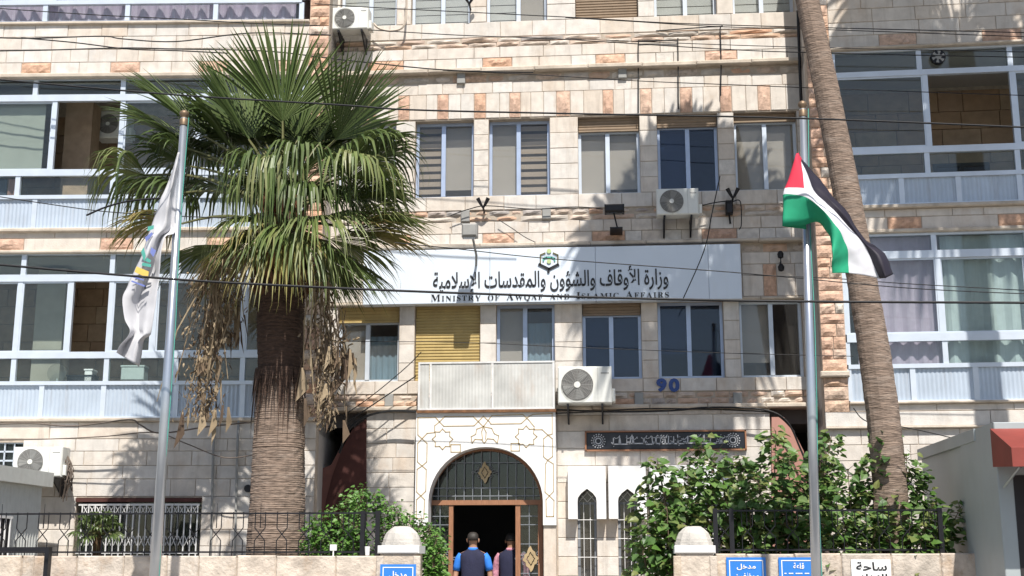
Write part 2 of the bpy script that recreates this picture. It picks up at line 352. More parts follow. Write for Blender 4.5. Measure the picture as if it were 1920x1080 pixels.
def wall_holes(x0, x1, z0, z1, holes, y0, y1):
    """solid wall with real rectangular openings"""
    xs = sorted({x0, x1, *[min(max(h[i], x0), x1) for h in holes for i in (0, 1)]}); zs = sorted({z0, z1, *[min(max(h[i], z0), z1) for h in holes for i in (2, 3)]})
    def solid(i, j):
        if i < 0 or j < 0 or i >= len(xs) - 1 or j >= len(zs) - 1: return False
        cx = (xs[i] + xs[i + 1]) / 2; cz = (zs[j] + zs[j + 1]) / 2
        return not any(h[0] < cx < h[1] and h[2] < cz < h[3] for h in holes)
    mb = MB()
    for i in range(len(xs) - 1):
        for j in range(len(zs) - 1):
            if not solid(i, j): continue
            a, b, c, d = xs[i], xs[i + 1], zs[j], zs[j + 1]
            mb.add([(a, y0, c), (b, y0, c), (b, y0, d), (a, y0, d)], [(0, 1, 2, 3)])
            mb.add([(a, y1, c), (b, y1, c), (b, y1, d), (a, y1, d)], [(3, 2, 1, 0)])
            if not solid(i - 1, j): mb.add([(a, y0, c), (a, y0, d), (a, y1, d), (a, y1, c)], [(0, 1, 2, 3)])
            if not solid(i + 1, j): mb.add([(b, y0, c), (b, y1, c), (b, y1, d), (b, y0, d)], [(0, 1, 2, 3)])
            if not solid(i, j - 1): mb.add([(a, y0, c), (a, y1, c), (b, y1, c), (b, y0, c)], [(0, 1, 2, 3)])
            if not solid(i, j + 1): mb.add([(a, y0, d), (b, y0, d), (b, y1, d), (a, y1, d)], [(0, 1, 2, 3)])
    return mb
def wavy(x0, x1, z0, z1, y, amp, wl, seed=0, taper=0):
    n = max(8, int((x1 - x0) / wl * 6)); vs = []; fs = []
    for i in range(n + 1):
        a = i / n; x = x0 + (x1 - x0) * a; d = amp * math.sin(2 * math.pi * (x / wl) + math.sin(x * 2.3 + seed) * 1.5)
        for k, z in enumerate((z0, (z0 + z1) / 2, z1)):
            vs.append((x, y + d * (1 - .3 * k), z))
    for i in range(n):
        for k in range(2): fs.append((3 * i + k, 3 * i + 3 + k, 3 * i + 4 + k, 3 * i + 1 + k))
    return MB().add(vs, fs)

# ------------------------------------------------------------------ centre building
UC = 1150
def LZ(v): return FC.Z(UC, v)
bc = thing('office_building', 'cream limestone office block between the two glazed balcony wings, with rows of paired windows', 'building')
xL = FC.X(600, 400); xR = FC.X(1525, 400)
F2 = [(632, 742), (778, 888), (916, 1031), (1084, 1200), (1233, 1347), (1378, 1497)]
F3 = [(640, 745), (772, 882), (912, 1025), (1078, 1195), (1225, 1342), (1372, 1487)]
F1 = [(632, 748), (777, 900), (930, 1040), (1092, 1203), (1234, 1358), (1388, 1507)]
def win_rects(lst, vt, vb):
    vm = (vt + vb) / 2
    return [(FC.X(a, vm), FC.X(b, vm), LZ(vb), LZ(vt)) for a, b in lst]
H3 = win_rects(F3, -112, 33); H2 = win_rects(F2, 217, 362); H1 = win_rects(F1, 566, 710)
zTop = LZ(-210); z1 = LZ(768)
wallc = wall_holes(xL, xR, z1, zTop, H1 + H2 + H3, 0.014, 0.34).build('wall', 'mortar', bc)
def lv(*vs): return [LZ(v) for v in vs]
def pk(lst, ci, v): return [(FC.X(a, v), FC.X(b, v), ci) for a, b in lst]
# top floor piers and wall above
courses(wallc, xL, xR, lv(33, 4, -25, -54, -83, -112, -145, -178, -210), H3, 0, .45, .7)
courses(wallc, xL, xR, lv(33, 62), [], 0, .5, .8)
courses(wallc, xL, xR, lv(63, 72, 81), [], -0.01, .4, .8, kind='rock', m='rubblestone')
courses(wallc, xL, xR, lv(81, 102, 123), [], -0.02, .45, .75, pinks=pk([(690, 757), (905, 960), (1117, 1172), (1322, 1382)], 1, 112))
courses(wallc, xL, xR, lv(132, 147), [], 0, .25, .6, kind='rock', m='rubblestone')
courses(wallc, xL, xR, lv(147, 168), [], 0, .45, .8)
courses(wallc, xL, xR, lv(168, 215), [], -0.005, .2, .36, pinks=pk([(683, 705), (747, 768), (820, 841), (889, 911), (955, 976), (1043, 1069), (1130, 1150), (1200, 1222), (1275, 1298), (1350, 1372), (1421, 1445)], 0, 192))
courses(wallc, xL, xR, lv(217, 246, 275, 304, 333, 362), H2, 0, .4, .62)
courses(wallc, xL, xR, lv(362, 389), [], -0.012, .7, 1.2)
courses(wallc, xL, xR, lv(389, 400, 411), [], 0, .25, .7, kind='rock', m='rubblestone')
courses(wallc, xL, xR, lv(411, 433, 455), [], -0.01, .38, .62, pinks=pk([(735, 770), (905, 964), (1110, 1172), (1316, 1382)], 1, 445))
courses(wallc, FC.X(1391, 500), xR, lv(462, 478), [], 0, .25, .5, kind='rock', m='rubblestone')
courses(wallc, FC.X(1391, 500), xR, lv(478, 500, 560), [], 0, .3, .5, pinks=pk([(1432, 1457)], 1, 540))
courses(wallc, xL, FC.X(735, 500), lv(462, 500, 560), [], 0, .4, .7)
courses(wallc, xL, xR, lv(568, 604, 640, 676, 710), H1, 0, .4, .62)
courses(wallc, xL, xR, lv(710, 735), [], -0.012, .6, 1.0)
courses(wallc, xL, xR, lv(735, 747, 760), [], 0, .25, .7, kind='rock', m='rubblestone')
# projecting ledges
for (va, vb, dep, nm) in ((123, 131, .14, 'ledge'), (455, 461, .16, 'ledge'), (760, 768, .16, 'ledge'), (561, 567, .05, 'ledge')):
    n = 9
    for k in range(n):
        a = xL + (xR - xL) * k / n; b = xL + (xR - xL) * (k + 1) / n
        MB().bbox(a + .004, b - .004, -dep + rng.uniform(-.012, .008), .1, LZ(vb) + rng.uniform(-.008, .008), LZ(va), .015).build('ledge_slab', 'ledge', wallc)
# small drain outlets in the rubble bands
for (u, v, wd) in ((1285, 397, 0), (1025, 400, 0), (873, 405, 0), (1198, 747, 0), (1383, 747, 0), (730, 750, 0), (865, 147, 0), (1167, 137, 0)):
    x, z = FC.at(u, v); MB().bbox(x - .08, x + .08, -.06, .05, z - .12, z + .10, .01).build('drain_block', 'acgrey', wallc)
def slat_panel(x0, x1, z0, z1, y, pitch=.055):
    mb = MB(); n = max(2, int((z1 - z0) / pitch)); h = (z1 - z0) / n
    for k in range(n):
        a = z0 + k * h
        mb.add([(x0, y, a), (x1, y, a), (x1, y - .014, a + h * .35), (x0, y - .014, a + h * .35), (x1, y - .014, a + h * .8), (x0, y - .014, a + h * .8), (x1, y, a + h), (x0, y, a + h)],
               [(0, 1, 2, 3), (3, 2, 4, 5), (5, 4, 6, 7)])
    return mb
def sash_window(rect, left, right, shutter=0, shm='shutteryellow', frm='alum', fw=.055):
    x0, x1, z0, z1 = rect; y = .22
    wd = MB()
    zt = z1
    if shutter:
        zt = z1 - shutter * (z1 - z0)
    wd.box(x0, x0 + fw, y - .04, y + .04, z0, zt).box(x1 - fw, x1, y - .04, y + .04, z0, zt).box(x0 + fw, x1 - fw, y - .04, y + .04, z0, z0 + fw).box(x0 + fw, x1 - fw, y - .04, y + .04, zt - fw, zt)
    xm = (x0 + x1) / 2 + rng.uniform(-.04, .03)
    wo = MB().box(x0 - .01, x1 + .01, .05, .36, z0 - .035, z0 + .003).build('window', 'ledge', bc)
    if shutter < .95:
        wd.box(xm - .04, xm + .04, y - .055, y + .03, z0 + fw, zt - fw)
        wd.build('frame', frm, wo)
        for k, (a, b, t) in enumerate(((x0 + fw, xm - .04, left), (xm + .04, x1 - fw, right))):
            yy = y - .015 if k == 0 else y + .015
            gm = {'d': 'paneblue', 'u': 'paneblue'}.get(t, 'panedusty')
            if t == 'l':
                n = 9; h = (zt - z0 - 2 * fw) / n; mb = MB()
                for q in range(n):
                    zz = z0 + fw + q * h
                    mb.add([(a, yy + .012, zz), (b, yy + .012, zz), (b, yy - .012, zz + h * .97), (a, yy - .012, zz + h * .97)], [(0, 1, 2, 3)])
                mb.build('louvre', 'panedusty', wo)
            else:
                MB().box(a, b, yy - .003, yy + .003, z0 + fw, zt - fw).build('pane', gm, wo)
            bm_ = {'b': 'blindbeige', 'w': 'blindwhite', 'c': 'blindblue', 'z': 'zebra', 'd': None, 'u': 'blinddark', 'l': None}[t]
            if bm_ in ('zebra', 'blindwhite'):
                mb = MB(); n = 10; h = (zt - z0) / n
                for q in range(n):
                    zz = z0 + q * h; mb.box(a - .03, b + .03, y + .10, y + .105, zz, zz + h * (.62 if t == 'z' else .9))
                mb.build('blind', bm_, wo)
            elif bm_:
                drop = z0 if rng.random() < .7 else z0 + (zt - z0) * rng.uniform(.1, .35)
                if t == 'c': wavy(a - .03, b + .03, z0, z0 + (zt - z0) * .78, y + .14, .02, .12).build('curtain', bm_, wo)
                else: MB().box(a - .03, b + .03, y + .10, y + .106, drop, zt).build('blind', bm_, wo)
    if shutter:
        slat_panel(x0 + .01, x1 - .01, zt, z1, y - .09).build('roller_shutter', shm, wo)
        MB().box(x0 + .01, x1 - .01, y - .115, y - .07, zt - .03, zt).build('shutter_rail', shm, wo)
    return wo
for r, sp in zip(H3, (('w', 'w', 0), ('w', 'w', 0), ('w', 'b', 0), ('b', 'b', 1), ('w', 'w', 0), ('w', 'w', 0))): sash_window(r, *sp, shm='shutterbrown')
for r, sp in zip(H2, (('b', 'b', 0, 'shutterbrown', 'alum'), ('z', 'b', 0, 'shutterbrown', 'alumblue'), ('b', 'z', 0, 'shutterbrown', 'alumblue'), ('b', 'b', .16, 'shutterbrown', 'alum'), ('u', 'd', .13, 'shutterbrown', 'alumblue'), ('b', 'b', .09, 'shutterbrown', 'alum'))): sash_window(r, *sp)
for r, sp in zip(H1, (('b', 'c', .19, 'shutteryellow', 'alum'), ('b', 'b', 1.0, 'shutteryellow', 'alum'), ('b', 'c', 0, 'shutteryellow', 'alumblue'), ('u', 'u', .14, 'shutterbrown', 'alumblue'), ('u', 'd', 0, 'shutteryellow', 'alumblue'), ('b', 'l', 0, 'shutteryellow', 'alum'))): sash_window(r, *sp)
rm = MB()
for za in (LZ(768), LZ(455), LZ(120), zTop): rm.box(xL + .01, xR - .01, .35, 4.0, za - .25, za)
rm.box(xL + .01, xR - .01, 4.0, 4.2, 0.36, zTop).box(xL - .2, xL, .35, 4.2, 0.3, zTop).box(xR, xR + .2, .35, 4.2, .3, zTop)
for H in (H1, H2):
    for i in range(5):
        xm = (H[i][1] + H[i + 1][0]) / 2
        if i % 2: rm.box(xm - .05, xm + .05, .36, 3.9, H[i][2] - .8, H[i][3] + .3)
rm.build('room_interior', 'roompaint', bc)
# ---- ground floor of the centre block
gx0, gx1 = FC.X(686, 880), FC.X(1447, 880)
YG = -0.05
px0, px1 = FC.X(779, 880, -.4), FC.X(1042, 880, -.4)
ax0, ax1 = FC.X(803, 940, -.4), FC.X(1018, 940, -.4)
SLITS = [1101, 1177, 1254, 1331]
zsl = FC.Z(1101, 916, YG)
slit_holes = [(FC.X(u - 18, 1000, YG), FC.X(u + 18, 1000, YG), .5, zsl) for u in SLITS]
door_hole = (ax0 - .02, ax1 + .02, .36, FC.Z(910, 838, -.4) + .02)
gw = wall_holes(gx0, gx1, .3, z1 - .002, [door_hole] + slit_holes, YG + .014, .34).build('ground_floor_wall', 'mortar', bc)
def GZ(v): return FC.Z(UC, v, YG)
gl = [GZ(v) for v in (770, 778, 808, 840, 873)]
courses(gw, px1 + .01, gx1, gl, [], YG, .6, .95)
courses(gw, px1 + .01, gx1, [GZ(v) for v in (873, 905, 940, 972, 1008, 1044, 1080, 1116, 1150)], slit_holes + [(gx0, px1, 0, 9)], YG, .5, .9)
courses(gw, gx0, px0 - .01, [GZ(v) for v in (770, 800, 828, 856, 884, 912, 940, 968, 996, 1024, 1052, 1080, 1116, 1150)], [], YG, .42, .6)
# portal of white marble with an arched opening
def arch_pts(x0, x1, zs, za, n=24, p=2.15):
    cx = (x0 + x1) / 2; hw = (x1 - x0) / 2; out = []
    for k in range(n + 1):
        t = math.pi * k / n; c = math.cos(t)
        out.append((cx + hw * c, zs + (za - zs) * (max(0, 1 - abs(c) ** p)) ** (1 / 1.9)))
    return out
zsp, zap = FC.Z(910, 940, -.4), FC.Z(910, 838, -.4)
zpt, zpb = FC.Z(910, 771, -.4), FC.Z(910, 985, -.4)
ap = arch_pts(ax0, ax1, zsp, zap)
pm = MB()
ys0, ys1 = -.40, YG + .015
top = [(px1, zsp + (zpt - zsp) * k / 6) for k in range(7)] + [(px1 + (px0 - px1) * k / 12, zpt) for k in range(1, 13)] + [(px0, zpt + (zsp - zpt) * k / 6) for k in range(1, 7)]
for k in range(24):
    a, b, c, d = ap[k], ap[k + 1], top[k + 1], top[k]
    for y, od in ((ys0, 1), (ys1, -1)):
        q = [(a[0], y, a[1]), (b[0], y, b[1]), (c[0], y, c[1]), (d[0], y, d[1])]
        pm.add(q, [(0, 1, 2, 3)])
    pm.add([(a[0], ys0, a[1]), (a[0], ys1, a[1]), (b[0], ys1, b[1]), (b[0], ys0, b[1])], [(0, 1, 2, 3)])
pm.add([(px1, ys0, zpt), (px0, ys0, zpt), (px0, ys1, zpt), (px1, ys1, zpt)], [(0, 1, 2, 3)])
for (xa, xb) in ((px0, ax0), (ax1, px1)):
    pm.box(xa, xb, ys0, ys1, zpb, zsp)
for xe in (px0, px1):
    pm.add([(xe, ys0, zsp), (xe, ys1, zsp), (xe, ys1, zpt), (xe, ys0, zpt)], [(0, 1, 2, 3)])
# side wedges between jamb top and arch start
portal = pm.build('portal_surround', 'marble', bc, fixn=True)
for (xa, xb) in ((px0, ax0), (ax1, px1)):
    MB().bbox(xa + .003, xb - .003, -.36, YG + .01, .36, zpb - .004, .01).build('portal_jamb', 'limestone', portal)
def strip_poly(pts, y, wd, mb):
    for i in range(len(pts) - 1):
        a = Vector((pts[i][0], pts[i][1])); b = Vector((pts[i + 1][0], pts[i + 1][1])); d = (b - a)
        if d.length < 1e-4: continue
        d.normalize(); n = Vector((-d.y, d.x)) * wd / 2; a2 = a - d * wd * .3; b2 = b + d * wd * .3
        q = [a2 - n, b2 - n, b2 + n, a2 + n]
        mb.prism_y([(p.x, p.y) for p in q], y, y + .012)
def zp(x, y): return FC.at(760 + x / 3.177, 740 + y / 3.177, -.4)
gline = MB()
lines = [[(75, 240), (75, 137), (180, 135), (205, 163), (230, 188), (410, 185), (465, 128), (500, 160), (510, 175), (690, 172), (735, 130), (760, 118), (875, 112), (875, 235)],
         [(205, 160), (235, 130), (405, 130), (440, 165), (465, 190)], [(465, 190), (515, 125), (700, 118), (735, 150), (768, 190), (768, 210)],
         [(205, 160), (175, 185), (175, 225), (130, 230), (100, 262), (75, 240)], [(768, 208), (815, 208), (850, 240), (875, 235)],
         [(100, 262), (130, 290), (128, 400), (100, 424), (72, 400), (74, 290), (100, 262)], [(100, 424), (125, 445), (122, 575), (93, 602), (68, 580), (70, 445), (100, 424)], [(93, 602), (115, 625), (110, 738), (65, 738), (67, 625), (93, 602)],
         [(850, 240), (876, 262), (878, 368), (848, 390), (824, 370), (824, 262), (850, 240)], [(848, 390), (882, 412), (882, 578), (858, 602), (832, 580), (836, 412), (848, 390)], [(858, 602), (886, 630), (884, 725), (840, 725), (838, 625), (858, 602)]]
def star(cx, cy, r):
    return [(cx + (r if k % 2 == 0 else r * .74) * math.cos(math.pi * k / 8), cy + (r if k % 2 == 0 else r * .74) * math.sin(math.pi * k / 8)) for k in range(17)]
lines += [star(222, 265, 62), star(720, 250, 65), [(272, 297), (328, 297), (328, 342), (272, 342), (272, 297)], [(630, 290), (680, 290), (680, 335), (630, 335), (630, 290)]]
lines += [[(465, 190), (425, 205), (420, 235), (392, 250), (398, 290), (415, 265), (455, 268), (470, 290), (490, 262), (525, 265), (548, 290), (557, 245), (530, 232), (515, 200), (465, 190)], [(465, 190), (455, 220), (460, 268)], [(465, 190), (482, 225), (478, 265)]]
for l in lines: strip_poly([zp(*p) for p in l], -.406, .016, gline)
gline.build('inlaid_line', 'goldline', portal)
# wooden door frame, fanlight and grilles inside the arch
YD = .10
door = MB()
def dz(v): return FC.Z(910, v, YD)
def dx(u, v=1000): return FC.X(u, v, YD)
dzs, dza = dz(942), dz(842)
axd0, axd1 = dx(805), dx(1017)
for k in range(24):
    o_ = arch_pts(axd0 - .06, axd1 + .06, dzs, dza + .06); i_ = arch_pts(axd0 + .03, axd1 - .03, dzs, dza - .035)
    a, b, c, d = o_[k], o_[k + 1], i_[k + 1], i_[k]
    door.prism_y([a, b, c, d], YD - .06, YD + .06)
door.box(axd0 - .05, axd1 + .05, YD - .07, YD + .07, dz(947), dz(938))
for (ua, ub) in ((801, 808), (842, 850), (967, 976), (1009, 1018)): door.box(dx(ua), dx(ub), YD - .05, YD + .05, .36, dz(947))
dfr = door.build('door_frame', 'woodbrown', bc, fixn=True)
gr = MB()
cxa = (axd0 + axd1) / 2
def arch_h(x):
    c = min(1, abs(x - cxa) / ((axd1 - axd0) / 2)); return dzs + (dza - dzs) * (max(0, 1 - c ** 2.15)) ** (1 / 1.9)
for k in range(1, 13):
    x = axd0 + (axd1 - axd0) * k / 13; gr.box(x - .007, x + .007, YD - .02, YD - .006, dz(938), arch_h(x) - .03)
for v in (930, 915, 868):
    z = dz(v); c = max(0, 1 - ((z - dzs) / (dza - dzs)) ** 1.9) ** (1 / 2.15); hw = (axd1 - axd0) / 2 * c
    gr.box(cxa - hw, cxa + hw, YD - .024, YD - .01, z - .008, z + .008)
for (ua, ub) in ((808, 842), (976, 1009)):
    xa, xb = dx(ua), dx(ub); xm = (xa + xb) / 2
    gr.box(xm - .007, xm + .007, YD - .02, YD, .36, dz(947))
    for v in (968, 984, 1020, 1075): gr.box(xa, xb, YD - .026, YD - .012, dz(v) - .007, dz(v) + .007)
gr.build('grille_bars', 'greyiron', dfr)
def ornament(u, v, s):
    x, z = FC.at(u, v, YD - .06); mb = MB(); n = 32
    for (r0, r1, y) in ((.55, 1.0, 0), (.0, .42, -.012)):
        pts = []
        for k in range(n):
            t = 2 * math.pi * k / n; dd = 1 / (abs(math.cos(t)) / .62 + abs(math.sin(t)))
            pts.append((math.cos(t) * dd * (1 + .09 * math.sin(8 * t)), math.sin(t) * dd * (1 + .09 * math.sin(8 * t))))
        for k in range(n):
            p, q = pts[k], pts[(k + 1) % n]
            mb.prism_y([(x + p[0] * r0 * s, z + p[1] * r0 * s), (x + p[0] * r1 * s, z + p[1] * r1 * s), (x + q[0] * r1 * s, z + q[1] * r1 * s), (x + q[0] * r0 * s + .0001, z + q[1] * r0 * s)], YD - .06 + y, YD - .035 + y)
    mb.build('grille_ornament', 'goldline', dfr)
    sc_ = MB()
    for sgn in (-1, 1):
        for (dx_, dz_, r) in ((.75, .1, .2), (1.1, .0, .14), (.55, -.35, .14), (.55, .4, .14)):
            c = (x + sgn * dx_ * s, z + dz_ * s); sc_.tube([(c[0] + r * s * math.cos(t * .6) * (1 - t * .05), YD - .04, c[1] + r * s * math.sin(t * .6) * (1 - t * .05)) for t in range(11)], .008, 4)
    sc_.build('grille_scroll', 'greyiron', dfr)
ornament(909, 886, .20); ornament(995, 1048, .23); ornament(825, 1048, .23)
MB().box(axd0, axd1, YD + .055, YD + .06, dz(938), dza).build('fanlight_glass', 'pane', dfr)
for (ua, ub) in ((808, 842), (976, 1009)): MB().box(dx(ua), dx(ub), YD + .02, YD + .026, .36, dz(947)).build('side_glass', 'pane', dfr)
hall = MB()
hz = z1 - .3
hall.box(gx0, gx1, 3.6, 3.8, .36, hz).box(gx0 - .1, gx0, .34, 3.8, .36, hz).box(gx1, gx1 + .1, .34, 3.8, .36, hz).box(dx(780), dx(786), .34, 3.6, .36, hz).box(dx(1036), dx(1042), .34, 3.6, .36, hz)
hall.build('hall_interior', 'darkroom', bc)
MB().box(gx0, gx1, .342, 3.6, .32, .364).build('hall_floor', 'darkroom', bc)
# hanging lantern in the hall
# white marble panels with pointed slit windows
for i, u in enumerate(SLITS):
    yp = -.30
    xa, xb = FC.X(u - 36, 920, yp), FC.X(u + 35, 920, yp); xc = (xa + xb) / 2; hw = FC.X(u + 18, 950, yp) - FC.X(u, 950, yp)
    zt, zb = FC.Z(u, 874 - (u - 1101) * .012, yp), FC.Z(u, 973 - (u - 1101) * .005, yp); za, zs_ = FC.Z(u, 916, yp), FC.Z(u, 940, yp)
    ogee = [(xc - hw, zb), (xc - hw, zs_), (xc - hw * .95, zs_ + (za - zs_) * .3), (xc - hw * .6, zs_ + (za - zs_) * .65), (xc, za), (xc + hw * .6, zs_ + (za - zs_) * .65), (xc + hw * .95, zs_ + (za - zs_) * .3), (xc + hw, zs_), (xc + hw, zb)]
    pmb = MB(); tl = [(xa, zb), (xa, zs_), (xa, (zs_ + zt) / 2), (xa, zt), (xc, zt), (xb, zt), (xb, (zs_ + zt) / 2), (xb, zs_), (xb, zb)]
    for k in range(8): pmb.prism_y([ogee[k], ogee[k + 1], tl[k + 1], tl[k]], yp, YG - .01)
    pmb.build('marble_panel', 'marble', gw, fixn=True)
    fr_ = MB(); h = slit_holes[i]; y = .12; x0, x1_ = h[0], h[1]
    fr_.box(x0, x0 + .045, y - .04, y + .03, .5, h[3]).box(x1_ - .045, x1_, y - .04, y + .03, .5, h[3]).box(x0, x1_, y - .035, y + .03, FC.Z(u, 946, y), FC.Z(u, 942, y))
    wo = fr_.build('slit_window', 'greyiron', bc)
    MB().box(x0 + .04, x1_ - .04, y, y + .006, .5, h[3] - .02).build('pane', 'panedusty', wo)
    g_ = MB()
    for q in (.33, .67): x = x0 + (x1_ - x0) * q; g_.tube([(x, -.02, .5), (x, -.02, zs_)], .007, 5)
    for v in (975, 1010, 1045): z = FC.Z(u, v, 0); g_.tube([(x0 - .01, -.025, z), (x1_ + .01, -.025, z)], .007, 5)
    for q in (-1, 1):
        g_.tube([(xc - q * hw * .9, -.02, zs_), (xc + q * hw * .1, -.02, za - .04)], .006, 5); g_.tube([(xc, -.02, zs_), (xc + q * hw * .6, -.02, zs_ + (za - zs_) * .5)], .006, 5)
    g_.build('window_grille', 'whiteiron', wo)
    MB().box(x0, x1_, .6, .62, .5, h[3]).build('curtain', 'roompaint', wo)
# maroon stair walls in the two gaps beside the ground floor
def poly_px(pts, y): return [FC.at(u, v, y) for u, v in pts]
MB().prism_y(poly_px([(603, 985), (612, 935), (624, 890), (640, 845), (660, 806), (686, 786), (687, 985)], -.1)[::-1], -.1, .1).build('stair_side_wall', 'maroon', bc, fixn=True)
MB().prism_y(poly_px([(597, 985), (604, 880), (623, 872), (640, 840), (646, 845), (628, 890), (616, 935), (606, 985)], 0)[::-1], -.09, .3).build('stair_lit_edge', 'stairlit', bc, fixn=True)  # lighter strip puts the light on the stair wall's top into colour
MB().prism_y(poly_px([(1447, 1060), (1447, 782), (1470, 782), (1490, 812), (1512, 856), (1514, 1060)], -.1)[::-1], -.1, .1).build('stair_side_wall', 'pinkwall', bc, fixn=True)
MB().box(xL, gx0, 2.0, 2.1, .3, z1).build('stair_back_wall', 'darkroom', bc); MB().box(gx1, xR, 2.0, 2.1, .3, z1).build('stair_back_wall', 'darkroom', bc)  # near-black colour stands in for the deep shade of the recess
# portal canopy box: sheet metal screen above the doorway
# ------------------------------------------------------------------ wings
def wing(name, label, fr, uref, sign, xin, xout, specs, ztop):
    b = thing(name, label, 'building', fr.o, fr.rz)
    return b
def glazing(b, fr, uref, u0, u1, rows, apron, vtop, vbot, frm='alum', opens=(), curtains=(), panem='pane'):
    """aluminium glazed balcony front: rows of panes (v0, v1, [mullion u]) and a ribbed apron"""
    Z = lambda v: fr.Z(uref, v, .06)
    mb = MB(); y0, y1 = .02, .10
    xa, xb = fr.X(u0, (vtop + vbot) / 2, .06), fr.X(u1, (vtop + vbot) / 2, .06)
    allr = rows + [apron]
    mb.box(xa, xb, y0, y1, Z(rows[0][0]), Z(vtop))
    for i in range(len(allr) - 1): mb.box(xa, xb, y0 - .012, y1, Z(allr[i + 1][0]), Z(allr[i][1]))
    mb.box(xa, xb, y0, y1, Z(vbot), Z(apron[1]))
    panes = []
    for ri, (va, vb, splits) in enumerate(allr):
        vm = (va + vb) / 2; edges = [xa] + [fr.X(s, vm, .06) for s in splits] + [xb]
        for s in edges:
            mb.box(s - .045, s + .045, y0 + .004, y1 + .004, Z(vb), Z(va))
        for k in range(len(edges) - 1): panes.append((ri, k, edges[k] + .04, edges[k + 1] - .04, Z(vb), Z(va)))
    o = mb.build('glazed_balcony', frm, b)
    for (ri, k, a, c, za, zb) in panes:
        if ri == len(allr) - 1:
            n = max(3, int((c - a) / .07)); vs = []; fs = []
            for q in range(n * 2 + 1):
                x = a + (c - a) * q / (n * 2); yy = .055 + (.012 if q % 2 else 0)
                vs += [(x, yy, za), (x, yy, zb)]
            for q in range(n * 2): fs.append((2 * q, 2 * q + 2, 2 * q + 3, 2 * q + 1))
            MB().add(vs, fs).build('apron_panel', 'apron', o)
        elif (ri, k) in opens: continue
        else:
            yy = .06 + (.02 if k % 2 else -.005)
            MB().box(a, c, yy - .003, yy + .003, za, zb).build('pane', panem, o)
            if ri == 1:
                sf = MB()
                for (p0, p1) in ((a, a + .03), (c - .03, c)): sf.box(p0, p1, yy - .02, yy + .02, za + .03, zb - .03)
                sf.box(a, c, yy - .022, yy + .018, za, za + .03).box(a, c, yy - .022, yy + .018, zb - .03, zb); sf.build('sash_frame', frm, o)
    for (ua, ub, va, vb, m, amp, wl) in curtains:
        wavy(fr.X(ua, (va + vb) / 2, .4), fr.X(ub, (va + vb) / 2, .4), Z(vb), Z(va), .16 + amp, amp, wl, rng.uniform(0, 9)).build('curtain', m, o)
    return o
# ---- left wing
bl = thing('apartment_building', 'left hand limestone wing with glazed balconies, behind the thick fan palm', 'building', FL.o, FL.rz)
UL = 250
def ZL(v): return FL.Z(UL, v)
lx0, lx1 = FL.X(-140, 400), FL.X(606, 400); gxl = FL.X(568, 400)
ol = [(lx0 - 1, gxl, ZL(45), ZL(-105)), (lx0 - 1, gxl, ZL(430), ZL(147)), (lx0 - 1, gxl, ZL(784), ZL(475))]
gxa, gxb = FL.X(140, 985), FL.X(376, 985)
hg = (gxa, gxb, .4, ZL(933)); hw_ = (FL.X(-30, 850), FL.X(42, 850), ZL(880), ZL(829))
wl_ = wall_holes(lx0, lx1, .2, ZL(-210), [(max(h[0], lx0), *h[1:]) for h in ol] + [hg, hw_], .014, .30).build('wall', 'mortar', bl)
def pl(lst, ci, v): return [(FL.X(a, v), FL.X(b, v), ci) for a, b in lst]
courses(wl_, lx0, lx1, [ZL(v) for v in (45, 68, 92, 116, 139)], [(gxl, lx1, 0, 99)], 0, .38, .6, pinks=pl([(40, 95), (207, 262), (372, 428), (520, 560)], 3, 128))
courses(wl_, lx0, gxl, [ZL(v) for v in (434, 446, 470)], [], 0, .8, 1.2, pinks=pl([(-60, 45), (188, 250), (388, 440)], 1, 455))
courses(wl_, lx0, lx1, [ZL(v) for v in (791, 823, 846, 873, 898, 931, 962, 993, 1024, 1056)], [hg, hw_], 0, .55, .95)
for (va, vb, dep) in ((139, 147, .10), (428, 435, .08), (469, 475, .06), (784, 791, .08), (41, 46, .06)):
    MB().bbox(lx0, gxl if va < 780 else lx1, -dep, .2, ZL(vb), ZL(va), .015).build('ledge_slab', 'ledge', wl_)
zz = ZL(784); k = 0
while zz < ZL(-205):
    h = rng.uniform(.17, .25)
    if rng.random() < .35:
        xm = gxl + (lx1 - gxl) * rng.uniform(.4, .6); rock_stone(wl_, gxl, xm, zz, zz + h, -.02, 'rubblestone', nx=4, nz=3); rock_stone(wl_, xm, lx1, zz, zz + h, -.02, 'pinkstone', nx=4, nz=3)
    else: rock_stone(wl_, gxl, lx1, zz, zz + h, -.02, 'pinkstone' if rng.random() < .65 else 'rubblestone', nx=6, nz=3)
    zz += h
glazing(bl, FL, UL, -140, 568, [(-100, -60, [68, 232, 400]), (-52, 2, [100, 235, 400]), (9, 40, [86, 240, 405])], (40.5, 44, []), -105, 45, curtains=[(-130, 560, -95, 42, 'lilac', .07, .30)])
glazing(bl, FL, UL, -140, 568, [(150, 178, [68, 232, 395]), (190, 318, [-40, 100, 228, 370]), (330, 366, [34, 212, 385])], (373, 427, [65, 210, 370]), 147, 430, opens=[(1, 2)], curtains=[(-140, 92, 190, 320, 'blindbeige', .004, .5), (25, 50, 330, 366, 'pinkwall', .03, .12), (-120, 22, 330, 366, 'blinddark', .02, .3)])
glazing(bl, FL, UL, -140, 568, [(478, 515, [46, 212, 335, 462]), (528, 660, [-60, 35, 131, 207, 290, 458]), (672, 715, [26, 200, 330, 455])], (722, 781, [78, 194, 330, 455]), 475, 784, opens=[(1, 3)])
inn = MB()
inn.box(lx0, lx1 - .02, .31, 4.5, ZL(45) - 1.0 + .35, ZL(45) - .02).box(lx0, lx1 - .02, .31, 4.5, ZL(475) + .02, ZL(430) - .02).box(lx0, lx1 - .02, .31, 4.5, ZL(810), ZL(784) - .02).box(lx0, lx1 - .02, .31, 4.5, ZL(-130), ZL(-110))
